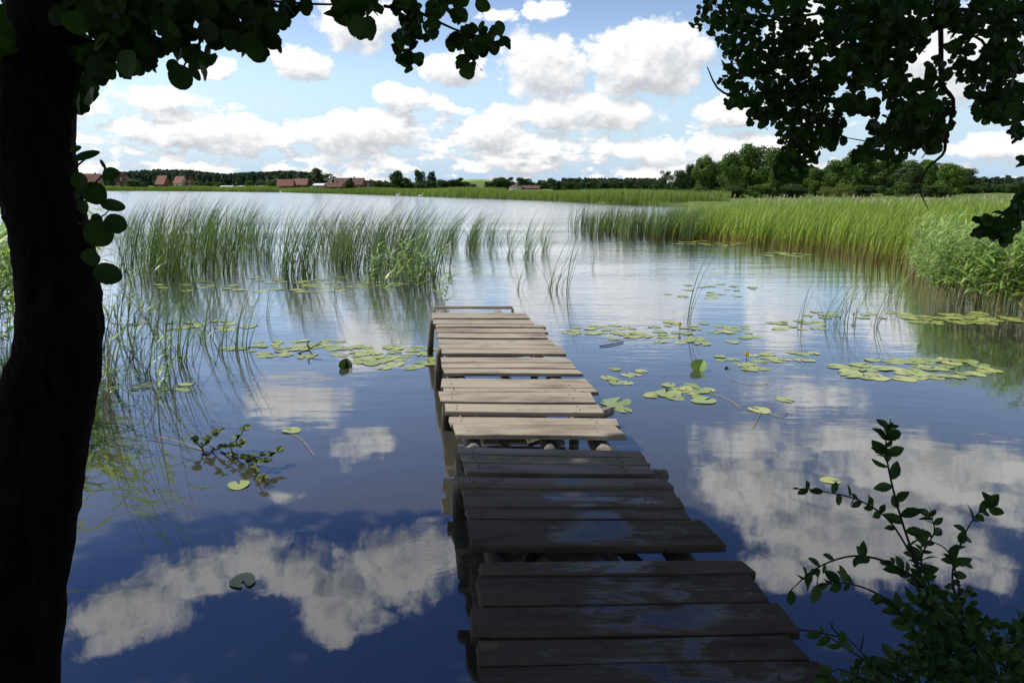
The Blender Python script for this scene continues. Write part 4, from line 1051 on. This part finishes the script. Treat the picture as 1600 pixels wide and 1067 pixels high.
#=NEAR=
# ---------------------------------------------------------------- the near tree on the left
TR = [(67, 0, 50), (58, 120, 57), (55, 230, 54), (62, 300, 56), (75, 350, 56), (92, 450, 57), (92, 550, 60), (80, 600, 66), (67, 650, 70), (48, 750, 72), (25, 900, 72), (5, 1067, 76)]
DT = 1.9
alder = thing('alder_tree', 'dark crooked alder trunk with round leaves filling the left edge', 'tree', (-1.5, 1.5, .45))
def in_tree(o, t):
    o.parent = t; o.matrix_parent_inverse = mathutils.Matrix.Translation(t.location).inverted(); return o
pts = [Q(x, y, DT) for x, y, r in TR]; rad = [r/F*DT for x, y, r in TR]
d = pts[-1]-pts[-2]; pts.append(pts[-1]+np.array([-.05, -.03, -.30])); rad.append(.15)
top = pts[0]; up = [top+np.array([-.02, .05, 3.5]), top+np.array([-.1, .05, 2.2]), top+np.array([.0, .0, 1.0])]
pts = up+pts; rad = [.05, .07, .08]+rad
path = smooth_path(pts, 90); rad = np.interp(np.linspace(0, len(rad)-1, 90), range(len(rad)), rad)
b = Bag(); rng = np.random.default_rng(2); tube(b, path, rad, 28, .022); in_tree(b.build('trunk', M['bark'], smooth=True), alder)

al, tw = Bag(), []
def leaf_cloud(cx, cy, rx, ry, n, d0, d1, size, bag, hang=.7):
    a = rng.uniform(0, 2*pi, n); k = np.sqrt(rng.random(n)); x = cx+rx*k*np.cos(a); y = cy+ry*k*np.sin(a); dd = rng.uniform(d0, d1, n)
    pos = np.array([Q(*t) for t in zip(x, y, dd)])
    ax = np.stack([rng.normal(0, .7, n), rng.normal(0, .5, n), rng.normal(-hang, .4, n)], 1); nn = np.stack([rng.normal(0, .5, n), rng.normal(-.8, .5, n), rng.normal(.4, .5, n)], 1)
    L = size*rng.uniform(.65, 1.15, n); ax = norm(ax)
    leaves(bag, pos-ax*L[:, None]*.5, ax, nn, L, ROUND, rng.uniform(.65, 1.0, n), .08, .12, None, .09)
def twig(pts, r0, r1, bag, n=10):
    b_ = Bag(); tube(b_, smooth_path(pts, n), np.linspace(r0, r1, n), 5, .05); bag.append(b_)
for (cx, cy, rx, ry, n) in [(8, 40, 22, 45, 26), (150, 20, 60, 45, 70), (220, 35, 70, 50, 80), (180, 85, 60, 30, 40), (300, 25, 60, 40, 60), (370, 20, 60, 45, 60), (130, 135, 18, 22, 16), (150, 100, 25, 25, 18),
      (235, 85, 22, 20, 10), (290, 80, 14, 12, 5), (320, 95, 14, 16, 5), (345, 50, 18, 22, 8), (375, 45, 24, 26, 14), (400, 70, 20, 20, 6), (430, 45, 24, 26, 10), (455, 15, 30, 20, 10), (560, 8, 36, 16, 14), (535, 20, 16, 12, 5), (570, 40, 24, 14, 6), (125, 160, 8, 8, 2)]:
    leaf_cloud(cx, cy, rx, ry, int(n*1.3), 1.7, 2.4, .057, al)
for (cx, cy, rx, ry, n) in [(660, 10, 45, 20, 26), (640, 40, 22, 22, 14), (632, 65, 16, 20, 12), (640, 98, 17, 17, 10), (662, 45, 20, 16, 10), (700, 10, 30, 16, 14), (715, 25, 12, 10, 4), (725, 70, 26, 18, 14), (740, 55, 16, 24, 10), (735, 95, 18, 18, 9), (765, 70, 20, 16, 8), (780, 60, 14, 16, 6), (708, 62, 10, 8, 3), (752, 2, 6, 8, 2)]:
    leaf_cloud(cx, cy, rx, ry, int(n*1.35), 2.3, 2.8, .047, al)
def one_leaf(x, y, r, ang, d, asp=1.0, tone=.4, bag=None):
    p = Q(x, y, d); L = 2*r/F*d; ax = np.array([[cos(ang), .15, -sin(ang)]]); ax = norm(ax)
    leaves(al if bag is None else bag, p[None]-ax*L/2, ax, np.array([[.1, -1, .35]]), L, ROUND, asp, .08, .06, tone, .03)
for (x, y, r, an, asp) in [(283, 121, 19, 1.6, 1), (271, 105, 12, 1.9, .9), (304, 113, 14, 1.1, .45), (135, 243, 20, -.3, .35), (118, 233, 9, -.4, .6), (161, 257, 8, 1.2, .35), (173, 272, 13, -.2, .8), (125, 284, 15, 2.0, 1), (148, 302, 18, 1.4, 1.0), (176, 321, 18, .2, .55),
                           (130, 323, 11, 2.2, 1), (155, 365, 21, 1.3, 1.05), (180, 350, 17, .3, .9), (142, 402, 14, .9, .9), (168, 428, 21, .3, .8), (120, 305, 8, 2.6, .8), (152, 345, 12, 1.8, .8)]:
    one_leaf(x, y, r, an, 1.75+.05*sin(x), asp, .25 + .3*(x % 3)/3)
for pp_ in ([(112, 215), (116, 235), (117, 260), (120, 290), (116, 310)], [(118, 262), (132, 250), (142, 244)], [(117, 262), (117, 235)], [(122, 305), (150, 285), (163, 268), (160, 255)], [(122, 350), (140, 345), (165, 335), (172, 320)], [(128, 352), (150, 345), (160, 350)], [(135, 390), (150, 415), (165, 425)], [(118, 300), (135, 298)]):
    twig([Q(x, y, 1.78) for x, y in pp_], .003, .0012, tw)
for pp_ in ([(60, -60), (200, -20), (330, -10), (450, 5), (540, 8), (600, 10)], [(120, 60), (180, 70), (240, 60), (300, 70)], [(300, 60), (315, 62), (295, 90), (285, 108)], [(310, 62), (325, 58), (345, 40)], [(600, 10), (660, 22), (700, 42), (735, 55), (765, 70)], [(650, 25), (642, 60), (638, 110)], [(640, -30), (650, 25)],
            [(110, 130), (130, 140), (135, 155)], [(740, 55), (735, 90)], [(540, 8), (570, 35)], [(765, 70), (785, 62)]):
    twig([Q(x, y, 2.0 if x < 600 else 2.4) for x, y in pp_], .006, .002, tw)
# the limb itself, above the frame
twig([path[12], path[12]+np.array([.5, .5, .1]), Q(300, -160, 2.2), Q(560, -60, 2.4), Q(640, -30, 2.4)], .035, .006, tw, 20)
# crown overhead: leaves and limbs out of the picture that keep the bank in shade
ncr = 46000
ty = rng.uniform(-2.5, 5.0, ncr); tx = rng.uniform(-3.0, 7.6, ncr); keep = rng.random(ncr) < np.clip((4.7-ty)/.45, 0.0, 1)
tx, ty = tx[keep], ty[keep]; z = rng.uniform(4.8, 8.2, len(tx)); k = (z-.5)/SD[2]
pos = np.stack([tx+SD[0]*k, ty+SD[1]*k, z], 1); nn = np.stack([rng.normal(0, .5, len(tx)), rng.normal(0, .5, len(tx)), np.ones(len(tx))], 1)
leaves(al, pos, rng.normal(0, 1, (len(tx), 3)), nn, rng.uniform(.11, .17, len(tx)), ROUND_LO, 1.0, .06, .05)
for i in range(14):
    e = pos[rng.integers(len(pos))]; s0 = path[0]+np.array([0, 0, -rng.uniform(0, 1.5)])
    twig([s0, s0*.5+e*.5+np.array([0, 0, .5]), e], .04, .008, tw, 12)
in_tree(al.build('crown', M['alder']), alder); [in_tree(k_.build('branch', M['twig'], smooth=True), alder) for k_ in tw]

# ---------------------------------------------------------------- the right-hand overhanging tree
rtree = thing('alder_tree', 'overhanging leafy alder boughs filling the top right corner', 'tree', (6.2, 3.4, .4))
rl, rw = Bag(), []; rng = np.random.default_rng(12)
b = Bag(); tube(b, smooth_path([(6.2, 3.4, .2), (6.15, 3.5, 2), (5.9, 3.6, 4.5), (5.8, 3.7, 7.5)], 20), np.linspace(.2, .09, 20), 14, .03); in_tree(b.build('trunk', M['bark'], smooth=True), rtree)
ELL = [(1130, 15, 40, 28, 60), (1105, 40, 24, 14, 18), (1150, 55, 36, 30, 60), (1200, 30, 60, 40, 130), (1270, 25, 70, 45, 170), (1350, 25, 60, 40, 150), (1430, 20, 60, 32, 120), (1520, 20, 60, 40, 130), (1580, 60, 30, 60, 90), (1170, 95, 44, 28, 70), (1140, 130, 20, 14, 16),
       (1210, 100, 50, 45, 140), (1270, 100, 55, 55, 170), (1330, 90, 55, 50, 170), (1390, 75, 40, 40, 80), (1180, 150, 45, 20, 55), (1150, 158, 20, 12, 14), (1225, 165, 55, 30, 120), (1290, 160, 60, 30, 120), (1200, 185, 35, 16, 40), (1260, 205, 50, 30, 120), (1250, 245, 32, 22, 60), (1235, 265, 26, 18, 24), (1300, 205, 24, 26, 36), (1340, 165, 30, 18, 24),
       (1380, 110, 40, 30, 60), (1420, 150, 40, 26, 60), (1430, 185, 36, 26, 70), (1400, 200, 40, 30, 70), (1390, 232, 46, 20, 60), (1450, 215, 28, 22, 45), (1470, 180, 22, 26, 36), (1465, 120, 20, 30, 26), (1440, 65, 14, 20, 12), (1500, 95, 24, 36, 36), (1540, 130, 34, 30, 60), (1575, 160, 30, 34, 66), (1545, 172, 26, 20, 30), (1590, 205, 16, 16, 14), (1350, 245, 24, 10, 10), (1595, 300, 8, 22, 4), (1560, 95, 30, 30, 40)]
for (cx, cy, rx, ry, n) in ELL:
    dd = 3.6 if cx < 1330 else 2.9
    leaf_cloud(cx, cy, rx, ry, int(n*1.6), dd, dd+1.3, .048 if cx < 1330 else .052, rl, .4)
for (cx, cy, rx, ry, n) in [(1540, 352, 22, 12, 16), (1575, 345, 24, 18, 26), (1560, 370, 18, 10, 10), (1592, 320, 14, 16, 12), (1528, 358, 10, 8, 5), (1596, 250, 8, 8, 3)]:
    leaf_cloud(cx, cy, rx, ry, n, 2.3, 2.6, .048, rl, .2)
def tw2(pp, d, r0=.008, r1=.002, n=12): twig([Q(x, y, d) for x, y in pp], r0, r1, rw, n)
tw2([(1468, -20), (1470, 60), (1472, 130), (1490, 160), (1478, 215), (1474, 240), (1450, 262), (1437, 290), (1442, 310)], 3.3, .013, .003, 26)
tw2([(1474, 215), (1455, 228), (1440, 248)], 3.3, .005); tw2([(1390, 225), (1360, 222), (1320, 215)], 3.4, .005); tw2([(1460, 110), (1440, 130), (1420, 160), (1400, 170)], 3.3, .006)
tw2([(1700, -40), (1560, 20), (1400, 60), (1300, 110), (1200, 150), (1130, 145), (1105, 105)], 3.9, .02, .003, 24); tw2([(1560, 20), (1380, 10), (1220, 30), (1110, 40)], 3.9, .014, .003, 20)
tw2([(1300, 110), (1280, 190), (1245, 260)], 3.9, .009, .002); tw2([(1400, 60), (1410, 130), (1395, 220)], 3.3, .009, .002); tw2([(1700, 60), (1580, 110), (1530, 60), (1480, 50)], 3.2, .012, .003)
tw2([(1700, 290), (1610, 318), (1570, 335), (1535, 350)], 2.45, .008, .002); tw2([(1580, 110), (1545, 170)], 3.2, .007); tw2([(1442, 310), (1452, 330)], 3.3, .003, .001); tw2([(1445, 285), (1410, 283)], 3.3, .003, .001)
tw2([(1340, 130), (1355, 165), (1345, 175)], 3.4, .003); tw2([(1240, 60), (1200, 100), (1165, 120)], 3.9, .006)
# rest of the crown, above and to the right of the frame
n = 5200; a = rng.uniform(0, 2*pi, n); k = np.sqrt(rng.random(n)); pos = np.stack([5.4+3.0*k*np.cos(a), 3.4+2.0*k*np.sin(a), rng.uniform(3.9, 7.5, n)], 1)
pos = pos[(pos[:, 2] > 3.2+.36*np.hypot(pos[:, 0], pos[:, 1])) & (pos[:, 1] < 4.8)]; n = len(pos)
leaves(rl, pos, rng.normal(0, 1, (n, 3)), np.stack([rng.normal(0, .5, n), rng.normal(0, .5, n), np.ones(n)], 1), rng.uniform(.10, .15, n), ROUND_LO, 1, .06, .05)
for tgt in ([(1700, -40, 3.9)], [(1468, -20, 3.3)], [(1700, 60, 3.2)], [(1700, 290, 2.45)]):
    e = Q(*tgt[0]); twig([(6.0, 3.55, 3.6), (np.array([6.0, 3.55, 3.9])+e)/2+np.array([0, 0, .25]), e], .05, .02, rw, 10)
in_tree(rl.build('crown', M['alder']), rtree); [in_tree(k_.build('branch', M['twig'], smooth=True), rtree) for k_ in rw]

# ---------------------------------------------------------------- shrub by the pier, lower right
shrub = thing('willow_shrub', 'leafy dark shrub with long shoots beside the near end of the pier', 'shrub', P(1500, 1100, .3))
wl, ws = Bag(), Bag(); rng = np.random.default_rng(6)
def shoot(pp, d0, d1, n, size, r=.006, lo=.15):
    n = int(n*.85)
    W_ = smooth_path([Q(x, y, d0+(d1-d0)*i/(len(pp)-1)) for i, (x, y) in enumerate(pp)], 40); tube(ws, W_, np.linspace(r, .0015, 40), 6, .03)
    t = np.sort(rng.uniform(lo, 1, n)); idx = np.clip((t*39).astype(int), 0, 38); pos = W_[idx]; tg = norm(W_[idx+1]-W_[idx])
    side = norm(np.cross(tg, np.array([0, 1, 0.])))*np.where(np.arange(n) % 2, 1, -1)[:, None]
    ax = tg*rng.uniform(.2, .9, (n, 1))+side*rng.uniform(.5, 1, (n, 1))+rng.normal(0, .35, (n, 3)); 
    leaves(wl, pos, ax, np.stack([rng.normal(0, .6, n), rng.normal(-.6, .5, n), rng.normal(.7, .4, n)], 1), 1.05*size*rng.uniform(.5, 1.15, n), OVAL, 1.15, .14, rng.uniform(-.1, .35))
shoot([(1500, 1075), (1462, 960), (1432, 880), (1405, 800), (1388, 730), (1384, 690), (1392, 655)], 2.5, 2.45, 46, .062)
shoot([(1462, 960), (1440, 900), (1395, 820), (1350, 785), (1300, 770), (1245, 763)], 2.5, 2.45, 24, .045, .005, .3)
shoot([(1510, 1075), (1500, 960), (1488, 900), (1505, 840), (1530, 800), (1556, 790)], 2.5, 2.6, 22, .06, .005, .35)
shoot([(1500, 1060), (1450, 930), (1400, 885), (1340, 868), (1280, 885), (1232, 925)], 2.4, 2.3, 36, .055, .006, .2)
shoot([(1500, 1080), (1440, 1000), (1390, 940), (1330, 912), (1275, 915)], 2.4, 2.3, 34, .052, .006, .1)
shoot([(1520, 1075), (1480, 970), (1440, 880), (1460, 830), (1450, 800)], 2.5, 2.55, 30, .055, .005, .2)
shoot([(1510, 1075), (1505, 1000), (1500, 930), (1480, 860), (1430, 840)], 2.45, 2.4, 34, .055, .005, .1)
shoot([(1480, 1080), (1400, 1060), (1350, 1030), (1280, 985)], 2.35, 2.3, 24, .05, .005, .1)
shoot([(1400, 1075), (1350, 1060), (1310, 1045), (1290, 1060)], 2.2, 2.2, 14, .05, .004, .1)
for (cx, cy, rx, ry, n) in [(1440, 1050, 110, 34, 260), (1500, 1010, 75, 50, 300), (1470, 960, 60, 50, 170), (1545, 1040, 60, 40, 200), (1350, 1075, 60, 20, 70)]:
    a = rng.uniform(0, 2*pi, n); k = np.sqrt(rng.random(n)); pos = np.array([Q(*t) for t in zip(cx+rx*k*np.cos(a), cy+ry*k*np.sin(a), rng.uniform(2.25, 2.75, n))])
    leaves(wl, pos, rng.normal(0, 1, (n, 3))+np.array([0, 0, .3]), np.stack([rng.normal(0, .6, n), rng.normal(-.5, .5, n), rng.normal(.8, .4, n)], 1), .045*rng.uniform(.5, 1.2, n), OVAL, 1.2, .12, .2)
in_tree(wl.build('foliage', M['willow']), shrub); in_tree(ws.build('stem', M['twig'], smooth=True), shrub)
sh2 = thing('low_shrub', 'dark low shrub cut by the right edge at the bottom', 'shrub', P(1640, 1100, .3)); wl, ws = Bag(), Bag()
for (cx, cy, rx, ry, n) in [(1605, 1010, 36, 55, 200), (1620, 1070, 50, 40, 200)]:
    a = rng.uniform(0, 2*pi, n); k = np.sqrt(rng.random(n)); pos = np.array([Q(*t) for t in zip(cx+rx*k*np.cos(a), cy+ry*k*np.sin(a), rng.uniform(2.4, 2.9, n))])
    leaves(wl, pos, rng.normal(0, 1, (n, 3))+np.array([0, 0, .3]), np.stack([rng.normal(0, .6, n), rng.normal(-.5, .5, n), rng.normal(.8, .4, n)], 1), .05*rng.uniform(.5, 1.2, n), OVAL, 1.2, .12, .2)
for e in ((1600, 960), (1585, 985), (1612, 1000)): tube(ws, smooth_path([Q(1630, 1110, 2.6), Q((1630+e[0])/2+8, (1110+e[1])/2, 2.6), Q(e[0], e[1], 2.6)], 8), .004, 5)
in_tree(wl.build('foliage', M['willow']), sh2); in_tree(ws.build('stem', M['twig']), sh2)
# bare twig hanging over the water
bt = Bag()
for pp_ in ([(1248, 983), (1290, 990), (1330, 1002), (1362, 1040)], [(1318, 998), (1300, 980), (1302, 970)], [(1345, 1015), (1350, 990)]):
    tube(bt, smooth_path([Q(x, y, 2.35) for x, y in pp_], 12), np.linspace(.0035, .0012, 12), 5, .1)
in_tree(bt.build('bare_twig', M['twig']), shrub)
print('pads', npad, 'objects', len(bpy.data.objects))
